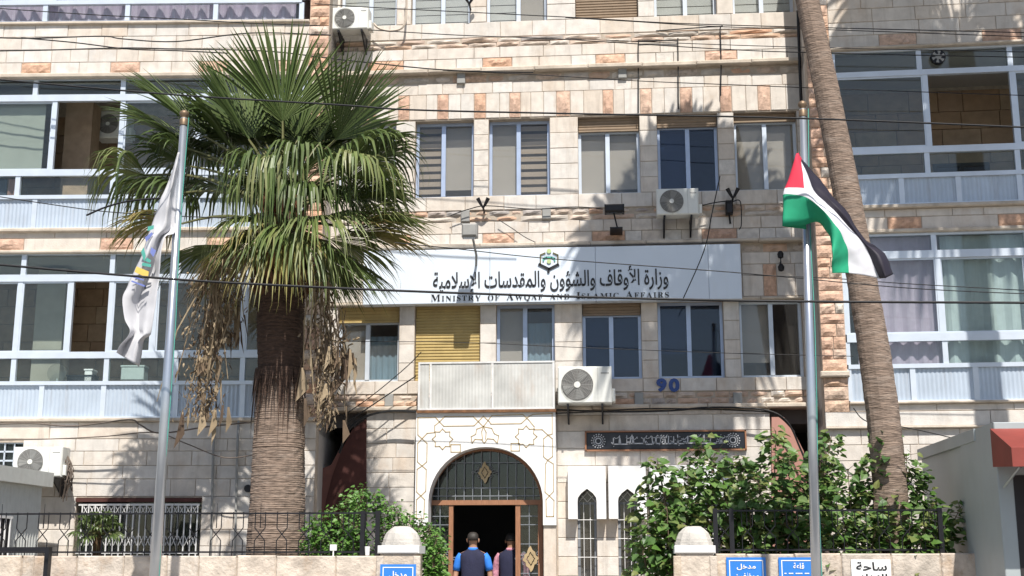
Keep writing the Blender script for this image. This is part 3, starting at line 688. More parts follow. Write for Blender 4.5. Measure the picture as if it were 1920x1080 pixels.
inn.box(lx0 - .2, lx0, .02, 4.5, .2, ZL(-130)).box(lx1 - .3, lx1 - .02, .31, 4.5, .2, ZL(-130))
inn.build('room_interior', 'ceilingpaint', bl)
bw = MB().box(lx0, lx1 - .3, 2.12, 2.3, ZL(784), ZL(-110)).build('inner_wall', 'mortar', bl)
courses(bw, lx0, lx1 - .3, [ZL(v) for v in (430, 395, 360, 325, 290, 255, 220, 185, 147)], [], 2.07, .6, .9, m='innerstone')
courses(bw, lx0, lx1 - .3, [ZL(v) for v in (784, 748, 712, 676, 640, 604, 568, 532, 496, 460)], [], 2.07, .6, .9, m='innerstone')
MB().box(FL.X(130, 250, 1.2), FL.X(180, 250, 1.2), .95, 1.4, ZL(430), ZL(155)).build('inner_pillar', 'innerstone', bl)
MB().box(FL.X(75, 600, 1.2), FL.X(128, 600, 1.2), .95, 1.4, ZL(784), ZL(480)).build('inner_pillar', 'plaster', bl)
# ground floor windows of the left wing
fr_ = MB().box(gxa, gxb, -.05, .1, ZL(941), ZL(934)).build('window_lintel', 'maroon', bl)
gi = MB(); n = 19
for k in range(n):
    x = gxa + .12 + (gxb - gxa - .18) * k / (n - 1); gi.box(x - .011, x + .011, -.02, .0, .42, ZL(947))
    if k < n - 1:
        xm = x + (gxb - gxa - .18) / (n - 1) / 2; dxx = .035; zt = ZL(950)
        for s in (-1, 1): gi.tube([(xm + s * dxx, -.012, zt), (xm - s * dxx, -.012, zt - .12)], .008, 4)
        zt = ZL(1005)
        for s in (-1, 1): gi.tube([(xm + s * dxx, -.012, zt), (xm - s * dxx, -.012, zt - .16)], .008, 4)
for v in (946, 1036): gi.box(gxa + .05, gxb - .03, -.022, .002, ZL(v) - .02, ZL(v) + .015)
wo = gi.build('window_grille', 'whiteiron', bl)
MB().box(gxa, gxb, .16, .17, .4, ZL(941)).build('pane', 'pane', wo)
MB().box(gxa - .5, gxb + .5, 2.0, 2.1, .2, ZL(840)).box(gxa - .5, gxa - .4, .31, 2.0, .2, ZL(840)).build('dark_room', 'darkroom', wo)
gi = MB()
for q in range(5): x = hw_[0] + (hw_[1] - hw_[0]) * q / 4; gi.box(x - .012, x + .012, .05, .08, hw_[2], hw_[3])
for q in range(4): z = hw_[2] + (hw_[3] - hw_[2]) * q / 3; gi.box(hw_[0], hw_[1], .05, .08, z - .015, z + .015)
wo = gi.build('small_window', 'alum', bl); MB().box(hw_[0], hw_[1], .09, .1, hw_[2], hw_[3]).build('pane', 'pane', wo)
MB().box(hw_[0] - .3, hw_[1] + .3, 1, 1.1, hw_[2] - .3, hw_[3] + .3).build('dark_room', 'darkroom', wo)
# down pipes between left wing and palm
for u in (402, 447):
    x0p, x1p = FL.X(u, 800, -.06), FL.X(u - 4, 960, -.06)
    MB().tube([(x0p, -.06, ZL(790)), (x0p, -.06, ZL(850)), (x1p, -.06, ZL(1000)), (x1p, -.06, .36)], .022, 8).build('drain_pipe', 'acgrey', bl, smooth=True)
# ---- right wing
br = thing('apartment_building', 'right hand limestone wing with glazed balconies, behind the leaning slender palm', 'building', FR.o, FR.rz)
UR = 1750
def ZR(v): return FR.Z(UR, v)
rx0, rx1 = FR.X(1527, 400), FR.X(2080, 400); gxr = FR.X(1567, 300)
orr = [(gxr, rx1, ZR(383), ZR(89)), (gxr, rx1, ZR(754), ZR(435))]
wr_ = wall_holes(rx0, rx1, .2, ZR(-210), orr, .014, .30).build('wall', 'mortar', br)
def pr(lst, ci, v): return [(FR.X(a, v), FR.X(b, v), ci) for a, b in lst]
courses(wr_, gxr, rx1, [ZR(v) for v in (-210, -185, -160, -135, -112, -88, -63, -39, -15, 10, 35, 60, 85)], [], 0, .5, .8, pinks=pr([(1648, 1718), (1842, 1915)], 11, 72))
courses(wr_, gxr, rx1, [ZR(v) for v in (390, 405, 428)], [], 0, .6, .9, pinks=pr([(1664, 1728), (1872, 1940)], 1, 416))
courses(wr_, gxr, rx1, [ZR(v) for v in (757, 770)], [], 0, 1.0, 1.6)
courses(wr_, rx0, rx1, [ZR(v) for v in (771, 799)], [], -.04, .8, 1.2)
courses(wr_, rx0, rx1, [ZR(v) for v in (803, 833, 863, 893, 923, 953, 983, 1013, 1043)], [], 0, .55, .95)
for (va, vb, dep) in ((84, 89, .09), (383, 390, .1), (428, 435, .06), (752, 757, .08), (799, 803, .09)):
    MB().bbox(gxr if va < 790 else rx0, rx1, -dep, .2, ZR(vb), ZR(va), .015).build('ledge_slab', 'ledge', wr_)
zz = ZR(694)
while zz < ZR(-205):
    h = rng.uniform(.16, .24)
    if rng.random() < .45:
        xm = rx0 + (gxr - rx0) * rng.uniform(.35, .65); rock_stone(wr_, rx0, xm, zz, zz + h, -.02, 'pinkstone', nx=4, nz=3); rock_stone(wr_, xm, gxr, zz, zz + h, -.02, 'rubblestone', nx=4, nz=3)
    else: rock_stone(wr_, rx0, gxr, zz, zz + h, -.02, 'pinkstone', nx=6, nz=3)
    zz += h
MB().bbox(rx0 - .05, gxr + .02, -.12, .1, ZR(694) - .1, ZR(694), .02).build('ledge_slab', 'ledge', wr_)
zz = ZR(771)
while zz < ZR(694) - .13:
    rock_stone(wr_, rx0, gxr, zz, min(zz + .22, ZR(694) - .1), -.03, 'rubblestone', nx=6, nz=3); zz += .22
glazing(br, FR, UR, 1567, 2080, [(95, 131, [1722, 1893]), (141, 275, [1738, 1902]), (287, 325, [1738, 1908])], (333, 380, [1690, 1797, 1912]), 90, 383, opens=[(1, 1)])
glazing(br, FR, UR, 1585, 2080, [(441, 470, [1750, 1925]), (484, 625, [1762, 1930]), (640, 682, [1772, 1935])], (690, 750, [1712, 1830, 1940]), 436, 754, curtains=[(1600, 1760, 440, 690, 'lilac', .03, .22), (1765, 2060, 440, 690, 'voile', .05, .30)])
inn = MB()
inn.box(rx0 + .02, rx1, .31, 4.5, ZR(89) + .02, ZR(60)).box(rx0 + .02, rx1, .31, 4.5, ZR(435) + .02, ZR(383) - .02).box(rx0 + .02, rx1, .31, 4.5, ZR(790), ZR(754) - .02)
inn.box(rx1, rx1 + .2, .02, 4.5, .2, ZR(-150)).box(rx0 + .02, rx0 + .3, .31, 4.5, .2, ZR(-150))
inn.build('room_interior', 'ceilingpaint', br)
bw = MB().box(rx0 + .3, rx1, 2.12, 2.3, ZR(754), ZR(-150)).build('inner_wall', 'mortar', br)
xw0, xw1 = FR.X(1745, 250, 2.07), FR.X(1850, 250, 2.07)
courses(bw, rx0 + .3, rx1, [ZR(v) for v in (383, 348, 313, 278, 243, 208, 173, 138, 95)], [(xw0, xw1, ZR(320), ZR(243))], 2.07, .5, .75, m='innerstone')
wi = MB().box(xw0, xw1, 2.05, 2.1, ZR(320), ZR(312)).box(xw0, xw1, 2.05, 2.1, ZR(250), ZR(243)).box(xw0, xw0 + .07, 2.05, 2.1, ZR(312), ZR(250)).box(xw1 - .07, xw1, 2.05, 2.1, ZR(312), ZR(250)).box((xw0 + xw1) / 2 - .04, (xw0 + xw1) / 2 + .04, 2.05, 2.1, ZR(312), ZR(250)).build('inner_window', 'blackiron', br)
MB().box(xw0 + .07, xw1 - .07, 2.09, 2.1, ZR(312), ZR(250)).build('pane', 'blinddark', wi)
# round extractor fan in the upper pane
x, z = FR.at(1759, 107, -.01)
fo = MB().disc_y(x, z, -.03, .05, .13, 24).build('extractor_fan', 'blackiron', br)
MB().disc_y(x, z, -.04, -.03, .05, 16).build('fan_hub', 'acgrey', fo)
for q in range(6):
    t = q * math.pi / 3; MB().prism_y([(x + .05 * math.cos(t), z + .05 * math.sin(t)), (x + .115 * math.cos(t + .1), z + .115 * math.sin(t + .1)), (x + .115 * math.cos(t + .6), z + .115 * math.sin(t + .6)), (x + .05 * math.cos(t + .5), z + .05 * math.sin(t + .5))], -.036, -.031).build('fan_blade', 'acgrey', fo)
# roofs that close the blocks
for b_, fr_, a_, c_, z_ in ((bc, FC, xL - .2, xR + .2, zTop), (bl, FL, lx0 - .2, lx1, ZL(-210)), (br, FR, rx0, rx1 + .2, ZR(-210))):
    MB().box(a_, c_, -.1, 9, z_, z_ + .3).box(a_, c_, 8.9, 9, .0, z_).build('roof', 'ledge', b_)

# keep the 300 stones that show largest on each block as parts, join the rest
def limit_stones(b, ztop, keep=300):
    st = [o for p in b.children for o in p.children if o.name.split('.')[0] == 'stone']
    def size(o):
        v = [x.co for x in o.data.vertices]; xs = [x.x for x in v]; zs = [x.z for x in v]; m = o.data.materials[0].name
        ar = (max(xs) - min(xs)) * (max(zs) - min(zs)); return 0 if min(zs) > ztop else ar * (.2 if m == 'innerstone' else 1)
    st.sort(key=size, reverse=True); rest = st[keep:]
    if not rest: return
    mb = MB(); ms = [m + '_joined' for m in STONEMATS]
    for o in rest:
        me = o.data; mb.add([x.co[:] for x in me.vertices], [tuple(p.vertices) for p in me.polygons], STONEMATS.index(me.materials[0].name))
        bpy.data.objects.remove(o); bpy.data.meshes.remove(me)
    tag(mb.build('small_stones', ms, b), kind='stuff')
limit_stones(bc, LZ(0)); limit_stones(bl, ZL(0)); limit_stones(br, ZR(0))
# ------------------------------------------------------------------ lettering
AR = {'ا': (0xFE8D, 2), 'ب': (0xFE8F, 4), 'ة': (0xFE93, 2), 'ت': (0xFE95, 4), 'ج': (0xFE9D, 4), 'ح': (0xFEA1, 4), 'خ': (0xFEA5, 4), 'د': (0xFEA9, 2), 'ر': (0xFEAD, 2), 'ز': (0xFEAF, 2), 'س': (0xFEB1, 4), 'ش': (0xFEB5, 4), 'ظ': (0xFEC5, 4), 'ع': (0xFEC9, 4), 'ف': (0xFED1, 4), 'ق': (0xFED5, 4), 'ك': (0xFED9, 4), 'ل': (0xFEDD, 4), 'م': (0xFEE1, 4), 'ن': (0xFEE5, 4), 'ه': (0xFEE9, 4), 'و': (0xFEED, 2), 'ي': (0xFEF1, 4), 'أ': (0xFE83, 2), 'ؤ': (0xFE85, 2), 'ء': (0xFE80, 1), '\uE000': (0xFEFB, 2), '\uE001': (0xFEF7, 2), '\uE002': (0xFEF9, 2)}
def arabic(s):
    s = s.replace('لا', '\uE000').replace('لأ', '\uE001').replace('لإ', '\uE002'); out = []
    for wd in s.split(' '):
        o = ''
        for i, c in enumerate(wd):
            b, n = AR[c]; pv = i > 0 and AR[wd[i - 1]][1] == 4; nx = i < len(wd) - 1 and AR[wd[i + 1]][1] > 1 and n == 4
            o += chr(b + (0 if n == 1 else 3 if pv and nx else 1 if pv else 2 if nx else 0))
        out.append(o)
    return ' '.join(out)[::-1]
def text_geo(s, off=0.0):
    c = bpy.data.curves.new('t', 'FONT'); c.body = s; c.size = 1; c.offset = off; c.resolution_u = 3
    o = bpy.data.objects.new('t', c); col.objects.link(o); dg = bpy.context.evaluated_depsgraph_get()
    me = bpy.data.meshes.new_from_object(o.evaluated_get(dg)); vs = [(v.co.x, v.co.y) for v in me.vertices]; fs = [tuple(p.vertices) for p in me.polygons]
    bpy.data.objects.remove(o); bpy.data.curves.remove(c); bpy.data.meshes.remove(me)
    return vs, fs
def put_text(mb, geo, x0, x1, z0, z1, y):
    vs, fs = geo; a = min(v[0] for v in vs); b = max(v[0] for v in vs); c = min(v[1] for v in vs); d = max(v[1] for v in vs)
    mb.add([(x0 + (v[0] - a) / (b - a) * (x1 - x0), y, z0 + (v[1] - c) / (d - c) * (z1 - z0)) for v in vs], fs); return mb
def put_caps(mb, s, x0, x1, zb, hbig, hsmall, y):
    """small capitals in a serif face, fitted between x0 and x1"""
    items = []; x = 0
    for wd in s.split(' '):
        for i, ch in enumerate(wd):
            vs, fs = text_geo(chr(0x1D400 + ord(ch.upper()) - 65)); hh = hbig if ch.isupper() else hsmall
            b = max(v[1] for v in vs); a = min(v[0] for v in vs); e = max(v[0] for v in vs); k = hh / .72
            items.append(([((v[0] - a) * k + x, v[1] * k) for v in vs], fs)); x += (e - a) * k + .022
        x += .10
    sx = (x1 - x0) / (x - .12)
    for vs, fs in items: mb.add([(x0 + v[0] * sx, y, zb + v[1]) for v in vs], fs)
# ------------------------------------------------------------------ ministry sign
YS = -.24
def sp(u, v): return FC.at(u, v, YS)
sx0, sx1 = FC.X(681, 520, YS), FC.X(1390, 505, YS); sz0, sz1 = FC.Z(1030, 566, YS), FC.Z(1030, 464, YS)
sg = thing('sign_board', 'long white sign board with black Arabic and English lettering over the first floor windows', 'sign', (0, 0, 0))
n = 4
for k in range(n):
    a, b = sx0 + (sx1 - sx0) * (0, .34, .62, .915)[k], sx0 + (sx1 - sx0) * (.34, .62, .915, 1)[k]
    MB().bbox(a + .002, b - .002, YS, -.03, sz0, sz1, .008).build('panel', 'signwhite', sg)
mb = MB(); put_text(mb, text_geo(arabic('وزارة الأوقاف والشؤون والمقدسات الإسلامية'), .015), sp(812, 530)[0], sp(1253, 520)[0], FC.Z(1030, 550, YS), FC.Z(1030, 501, YS), YS - .012)
mb.build('arabic_lettering', 'lettering', sg)
mb = MB(); put_caps(mb, 'Ministry Of Awqaf And Islamic Affairs'.replace('Of', 'of').replace('And', 'and'), sp(808, 553)[0], sp(1254, 545)[0], FC.Z(1030, 561.5, YS), .135, .105, YS - .012)
mb.build('english_lettering', 'lettering', sg)
def emb(pts, m, nm, wd=.03):
    mb = MB(); strip_poly([sp(980 + p[0] / 18, 455 + p[1] / 18) for p in pts], YS - .02, wd, mb); mb.build(nm, m, sg, fixn=True)
emb([(600, 740), (600, 420), (760, 350)], 'olive', 'emblem_outline', .022); emb([(1190, 740), (1190, 420), (1030, 350)], 'olive', 'emblem_outline', .022)
emb([(560, 740), (890, 900), (1200, 745)], 'lettering', 'emblem_base', .05)
emb([(700, 620), (700, 540), (800, 500), (980, 500), (1080, 540), (1080, 620)], 'emblemteal', 'emblem_arch', .026)
for (cx, cy, r, m) in ((890, 290, 80, 'signgreen'), (890, 640, 75, 'signgreen'), (870, 990, 45, 'lettering')):
    x, z = sp(980 + cx / 18, 455 + cy / 18); MB().disc_y(x, z, YS - .022, YS - .002, r / 18 * .0098, 18).build('emblem_disc', m, sg, fixn=True)
# house number
for ch, ua, ub in (('9', 1231, 1250), ('0', 1254, 1274)):
    mb = MB(); xa, za = FC.at(ua, 735, -.05); xb, zb = FC.at(ub, 709, -.05); put_text(mb, text_geo(ch, .05), xa, xb, za, zb, -.05)
    o = mb.build('house_number', 'bluenumber'); md = o.modifiers.new('thick', 'SOLIDIFY'); md.thickness = .02
    tag(o, 'blue metal numeral %s on the stone sill under the dark window' % ('nine' if ch == '9' else 'zero'), 'numeral')
# inscription plaque
YP = YG - .05
pq = thing('inscription_plaque', 'long black stone plaque with silver Arabic calligraphy in a brown frame', 'plaque')
xa, za = FC.at(1100, 843, YP); xb, zb = FC.at(1396, 808.5, YP); za = FC.Z(1250, 842, YP); zb = FC.Z(1250, 810, YP)
MB().bbox(xa, xb, YP, YG - .004, za, zb, .01).build('slab', 'plaqueblack', pq)
MB().box(xa - .02, xb + .02, YP - .015, YG - .003, za - .03, za - .002).box(xa - .02, xb + .02, YP - .015, YG - .003, zb + .002, zb + .03).box(xa - .03, xa - .002, YP - .015, YG - .003, za - .03, zb + .03).box(xb + .002, xb + .03, YP - .015, YG - .003, za - .03, zb + .03).build('frame', 'woodbrown', pq)
mb = MB(); dzp = zb - za
cr = random.Random(5); xx_ = xa + (xb - xa) * .16; xe_ = xa + (xb - xa) * .84
while xx_ < xe_:      # interlaced strokes: uprights, long joined base strokes, bowls and dots
    zb0 = za + dzp * cr.uniform(.24, .34); ln = cr.uniform(.12, .34)
    strip_poly([(xx_, zb0 + .03), (xx_ + .03, zb0), (xx_ + ln, zb0), (xx_ + ln + .03, zb0 + .04)], YP - .012, .02, mb)
    for q in range(cr.randint(2, 4)):
        xq = xx_ + ln * cr.random(); strip_poly([(xq, zb0), (xq + cr.uniform(-.012, .012), zb0 + dzp * cr.uniform(.3, .52))], YP - .012, cr.uniform(.012, .02), mb)
    for q in range(2):
        xq = xx_ + ln * cr.random(); zq = zb0 + dzp * cr.uniform(.2, .45); strip_poly([(xq, zq), (xq + .03, zq - .02), (xq + .07, zq - .005), (xq + .10, zq + .03)], YP - .012, .012, mb)
    for q in range(3):
        xq = xx_ + ln * cr.random(); zq = zb0 + dzp * cr.uniform(-.12, .5); mb.disc_y(xq, zq, YP - .01, YP - .002, .009, 5)
    xx_ += ln + cr.uniform(-.02, .03)
mb.build('calligraphy', 'plaquesilver', pq)
for fx in (.075, .925):
    mb = MB(); cx = xa + (xb - xa) * fx; cz = (za + zb) / 2
    for q in range(16):
        t = q * math.pi / 8
        for r in (.05, .085, .12): mb.disc_y(cx + r * math.cos(t + r * 9), cz + r * math.sin(t + r * 9), YP - .008, YP - .002, .012, 6)
    mb.build('rosette', 'plaquesilver', pq)
# ------------------------------------------------------------------ air conditioners and metal screen
def ac(label, fr, u0, v0, u1, v1, y, dep, brackets=True, side='acwhite', name='air_conditioner'):
    um, vm = (u0 + u1) / 2, (v0 + v1) / 2
    xa, xb = fr.X(u0, vm, y), fr.X(u1, vm, y); za, zb = fr.Z(um, v1, y), fr.Z(um, v0, y)
    W, H = xb - xa, zb - za
    loc = fr.M @ Vector((xa, y, za)); t = thing(name, label, 'air conditioner', loc, fr.rz, 'outdoor air conditioner units on the facade')
    MB().bbox(0, W, 0, dep, 0, H, .02).build('body', 'acwhite', t)
    cx, cz, r = W * .36, H * .5, min(H * .43, W * .32)
    MB().disc_y(cx, cz, -.006, .02, r, 32).build('fan_shade_disc', 'acfanshade', t)  # dark disc in front of the body, painted shade of the fan recess
    bl_ = MB()
    for q in range(3):
        a = q * 2.094 + rng.random()
        bl_.prism_y([(cx + r * k * math.cos(a + w_), cz + r * k * math.sin(a + w_)) for k, w_ in ((.2, 0), (.9, .15), (.95, .8), (.6, .9), (.2, .9))], -.016, -.012)
    bl_.build('fan_blades', 'acgrey', t, fixn=True)
    gd = MB()
    for k in range(1, 9): rr = r * (.22 + .78 * k / 8); gd.tube([(cx + rr * math.cos(q * math.pi / 14), -.022, cz + rr * math.sin(q * math.pi / 14)) for q in range(29)], .0035, 4, cap=False)
    for q in range(16): a = q * math.pi / 8; gd.tube([(cx + r * .2 * math.cos(a), -.024, cz + r * .2 * math.sin(a)), (cx + r * math.cos(a), -.02, cz + r * math.sin(a))], .0035, 4)
    gd.build('fan_grille', 'acgrey', t)
    MB().disc_y(cx, cz, -.032, -.02, r * .2, 16).build('fan_hub', 'acwhite', t)
    MB().box(W * .74, W * .745, -.003, .01, .02, H - .02).build('panel_seam', 'acgrey', t)
    MB().box(W * .80, W * .95, -.004, .01, H * .80, H * .83).build('badge', 'acgrey', t)
    MB().bbox(W, W + .06, .05, dep - .05, H * .05, H * .4, .01).build('valve_cover', 'acwhite', t)
    if brackets:
        for q in (.16, .8): MB().box(W * q, W * q + .035, .02, dep + .2, -.05, -.004).add([(W * q, dep + .2, -.05), (W * q + .03, dep + .2, -.05), (W * q + .03, dep + .2, -.32), (W * q, dep + .2, -.32), (W * q, dep + .17, -.32), (W * q + .03, dep + .17, -.32), (W * q + .03, .05, -.05), (W * q, .05, -.05)], [(0, 1, 2, 3), (3, 2, 5, 4), (4, 5, 6, 7), (0, 3, 4, 7), (1, 6, 5, 2)]).build('bracket', 'blackiron', t)
    return t
ac('small white air conditioner on brackets beside the top floor window near the left wing', FC, 622, 13, 690, 54, -.55, .34)
ac('weathered grey white air conditioner on brackets under the second floor dark window', FC, 1231, 353, 1310, 402, -.5, .3)
ac('large white air conditioner beside the metal screen above the portal', FC, 1046, 687, 1147, 756, -.6, .38)
ac('white air conditioner with frayed pipes on the left wing ground floor wall', FL, 24, 838, 116, 894, -.55, .36)
ac('old air conditioner hanging inside the open left balcony', FL, 182, 207, 240, 258, 1.5, .35, False)
mb = MB(); p0 = FL.M @ Vector((FL.X(124, 870, -.4), -.4, 0))
for q in range(26):
    z0_ = PW(125, 850 + rng.uniform(0, 30), p0.y).z; x_ = p0.x + rng.uniform(-.04, .10); mb.tube([(x_ - .1, p0.y + .1, z0_), (x_, p0.y, z0_ - .1), (x_ + rng.uniform(-.06, .08), p0.y + rng.uniform(-.05, .05), z0_ - .25), (x_ - rng.uniform(-.02, .14), p0.y + .1, z0_ - rng.uniform(.35, .6))], .009, 4)
tag(mb.build('frayed_pipes', 'cablebrown'), 'frayed bundle of insulated pipes hanging beside the ground floor air conditioner', 'pipes')
sc_t = thing('metal_screen', 'grey sheet metal screen on the ledge above the white portal', 'screen')
ysn = -.44
xa, xb = FC.X(784, 725, ysn), FC.X(1040, 725, ysn); za, zb = FC.Z(912, 768, ysn), FC.Z(912, 678, ysn)
for (a, b) in ((0, .085), (.085, .54), (.54, 1)):
    x0_, x1_ = xa + (xb - xa) * a, xa + (xb - xa) * b
    mb = MB(); nn = max(4, int((x1_ - x0_) / .03)); vs = []; fs = []
    for q in range(nn + 1):
        x = x0_ + .01 + (x1_ - x0_ - .02) * q / nn; vs += [(x, ysn + (.002 if q % 2 else 0), za + .03), (x, ysn + (.002 if q % 2 else 0), zb - .03)]
    for q in range(nn): fs.append((2 * q, 2 * q + 2, 2 * q + 3, 2 * q + 1))
    mb.add(vs, fs).build('sheet', 'screenmetal', sc_t)
fb = MB().box(xa, xb, ysn - .015, ysn + .03, zb - .03, zb).box(xa, xb, ysn - .015, ysn + .03, za, za + .03)
for a in (0, .085, .54, .985): x0_ = xa + (xb - xa) * a; fb.box(x0_, x0_ + .035, ysn - .013, ysn + .028, za + .03, zb - .03)
fb.build('frame', 'whiteiron', sc_t)
for x0_, x1_ in ((xa, xa + .02), (xb - .02, xb)): MB().box(x0_, x1_, ysn + .03, .0, za + .01, zb - .01).build('side_sheet', 'screenmetal', sc_t)
MB().box(xa - .02, xb + .02, ysn - .02, .0, za - .05, za).build('base_plate', 'rust', sc_t)
# ------------------------------------------------------------------ lamps and fittings on the facade
def lamp_box(u, v, y, label, w_=.28, h_=.24, m='acgrey', arm=True):
    x, z = FC.at(u, v, y); t = thing('floodlight', label, 'lamp', (x, y, z))
    MB().bbox(-w_ / 2, w_ / 2, -.1, .12, -h_ / 2, h_ / 2, .03).build('housing', m, t); MB().box(-w_ * .4, w_ * .4, -.05, .08, -h_ / 2 - .012, -h_ / 2).build('lens', 'panedusty', t)
    if arm: MB().tube([(.02, .1, 0), (.05, -y * .6, -.3), (.0, -y - .02, -.62)], .022, 6).build('arm', 'acgrey', t)
    return t
lamp_box(881, 433, -1.05, 'grey box floodlight on an arm in front of the white sign')
lamp_box(1152, 392, -.55, 'flat black floodlight on a stem between the second floor and the sign', .36, .15, 'blackiron', False)
x, z = FC.at(1157, 425, -.5); tag(MB().tube([(x - .06, -.5, z + .28), (x, -.5, z), (x, -.02, z - .02)], .016, 6).box(x - .13, x + .1, -.56, -.02, z - .04, z - .02).build('lamp_bracket', 'blackiron'), 'thin black bracket below the flat black floodlight', 'bracket')
def spot_pair(u, v, label):
    x, z = FC.at(u, v, -.2); t = thing('spotlight_pair', label, 'lamp', (x, -.2, z))
    for s in (-1, 1): MB().tube([(0, 0, -.06), (s * .05, -.02, .02), (s * .1, -.04, .12)], [.018, .03, .04], 8).build('spotlight', 'blackiron', t)
    MB().tube([(0, 0, -.06), (0, .2, -.09)], .02, 6).build('mount', 'blackiron', t)
spot_pair(906, 384, 'pair of small black spotlights between the second and third window of the second floor')
spot_pair(1374, 366, 'pair of small black spotlights beside the second floor air conditioner')
spot_pair(880, 2, 'pair of small black spotlights between the top floor windows')
x, z = FC.at(1367, 388, -.15); tag(MB().bbox(x - .06, x + .07, -.2, -.02, z - .13, z + .12, .02).tube([(x, -.1, z - .13), (x + .02, -.06, z - .3)], .02, 6).build('loudspeaker', 'blackiron'), 'black box loudspeaker below the spotlights beside the air conditioner', 'loudspeaker')
x, z = FC.at(1464, 490, -.15); t = thing('wall_lantern', 'black double wall lamp to the right of the sign', 'lamp', (x, -.15, z))
for s in (-1, 1): MB().lathe([(.01, -.07), (.05, -.05), (.06, .02), (.03, .07)], 10, (0, 0, s * .12)).build('lamp_shade', 'blackiron', t)
MB().tube([(0, 0, -.1), (0, 0, .1)], .012, 6).tube([(0, 0, 0), (0, .14, 0)], .012, 6).build('mount', 'blackiron', t)
x, z = FC.at(466 + 0, 915, -1.2); xx = FL.X(465, 916, -.03); zz = FL.Z(465, 916, -.03)
p = FL.M @ Vector((xx, -.03, zz)); tag(MB().disc_y(p.x, p.z, p.y - .03, p.y + .02, .065, 18).build('vent_pipe', 'blackiron', fixn=True), 'round black vent outlet in the left wing wall', 'vent')
t = thing('desk_fan', 'white pedestal fan behind the lower left balcony glass', 'fan', FL.M @ Vector((FL.X(108, 700, .8), .8, FL.Z(108, 700, .8))))
MB().disc_y(0, 0, -.05, .05, .18, 24).build('cage', 'panedusty', t, fixn=True); MB().tube([(0, 0, -.1), (0, 0, -.8)], .02).build('stand', 'white', t)
# ------------------------------------------------------------------ boundary wall, pillars, railings
YW = -5.6
def bwall(label, u0, u1, joints, vtop):
    zt = PW((u0 + u1) / 2, vtop, YW).z; xa, xb = PW(u0, 1060, YW).x, PW(u1, 1060, YW).x
    t = thing('boundary_wall', label, 'wall', (0, 0, 0))
    MB().box(xa + .01, xb - .01, YW + .02, YW + .34, -.1, zt - .03).build('core', 'mortar', t)
    js = [xa] + [PW(u, 1060, YW).x for u in joints] + [xb]
    for i in range(len(js) - 1):
        d = rng.uniform(-.008, .008)
        MB().bbox(js[i] + .006, js[i + 1] - .006, YW + d, YW + .36, zt - .62, zt + rng.uniform(-.006, .006), .016).build('stone', 'wallcap', t)
        for q in range(2): MB().bbox(js[i] + .006, js[i + 1] - .006, YW + .004 + d, YW + .3, .0 + q * (zt - .63) / 2, (q + 1) * (zt - .63) / 2 - .01, .012).build('stone', 'wallcap', t)
    return zt
zwl = bwall('low limestone boundary wall with black railing, left of the gate', -80, 712, [-40, 40, 62, 143, 231, 312, 372, 443, 517, 629], 1042)
zwr = bwall('low limestone boundary wall behind the right flagpole and blue plates', 1342, 1850, [1400, 1490, 1578, 1672, 1765, 1832], 1038)
def pillar(u0, u1, label):
    xa, xb = PW(u0, 1060, YW).x, PW(u1, 1060, YW).x; W = xb - xa; um = (u0 + u1) / 2
    x = (xa + xb) / 2; y = YW - .08; zc = PW(um, 1038, y).z
    t = thing('gate_pillar', label, 'pillar', (x, y + W / 2, 0), 0, 'domed stone pillars flanking the gate')
    MB().bbox(-W * .44, W * .44, -W * .44, W * .44, 0, zc, .015).build('shaft', 'wallcap', t)
    for s in (-1, 1): MB().bbox(s * W * .44 - .05, s * W * .44 + .05, -W * .47, -W * .40, 0, zc - .03, .01).build('corner_strip', 'wallcap', t)
    h1 = PW(um, 1023, y).z - zc
    MB().bbox(-W * .5, W * .5, -W * .5, W * .5, zc + .002, zc + h1, .015).build('cap_slab', 'marble', t)
    h2 = PW(um, 986, y).z - zc
    mb = MB(); n = 24; prof = [(.47, h1), (.47, h1 + .05), (.44, h1 + .052), (.43, h1 + (h2 - h1) * .35), (.37, h1 + (h2 - h1) * .65), (.26, h1 + (h2 - h1) * .88), (.2, h2 - .01), (.19, h2)]
    o0 = len(mb.v)
    for (r, z) in prof:
        for k in range(n):
            a = 2 * math.pi * k / n; rr = r * W * (1 + .035 * (k % 2)); mb.v.append((rr * math.cos(a), rr * math.sin(a), zc + z))
    for i in range(len(prof) - 1):
        for k in range(n): mb.f.append((i * n + k, i * n + (k + 1) % n, (i + 1) * n + (k + 1) % n, (i + 1) * n + k)); mb.m.append(0)
    mb.f.append(tuple((len(prof) - 1) * n + k for k in range(n))); mb.m.append(0)
    mb.build('dome', 'capstone', t)
pillar(709, 787, 'domed stone gate pillar carrying a blue plate, left of the entrance')
pillar(1265, 1342, 'domed stone gate pillar beside the climbing shrub, right of the entrance')
def railing(label, u0, u1, zb, vtop, thick=(), step=.30):
    y = YW + .17; xa, xb = PW(u0, 1000, y).x, PW(u1, 1000, y).x; zt = PW((u0 + u1) / 2, vtop, y).z
    t = thing('iron_railing', label, 'railing', (0, 0, 0)); b0 = zb + .05
    for z in (b0, zt): MB().box(xa, xb, y - .012, y + .012, z - .012, z + .012).build('rail', 'blackiron', t)
    n = max(4, int((xb - xa) / step)); h = zt - b0
    for k in range(n):
        x = xa + (xb - xa) * (k + .5) / n; dxx = step * .24
        for q in (-1, 1):
            MB().tube([(x - q * dxx, y, b0 - .05), (x - q * dxx, y, b0 + h * .30), (x + q * dxx, y, b0 + h * .62), (x + q * dxx, y, zt + .02)], .008, 5).build('picket', 'blackiron', t)
        if k % 2: MB().tube([(x, y + .01, zt - .2), (x, y + .01, zt + .14)], [.008, .003], 5).build('spike', 'blackiron', t)
    for u in thick:
        x = PW(u, 1000, y).x; MB().box(x - .03, x + .03, y - .03, y + .03, zb - .02, zt + .03).build('post', 'blackiron', t)
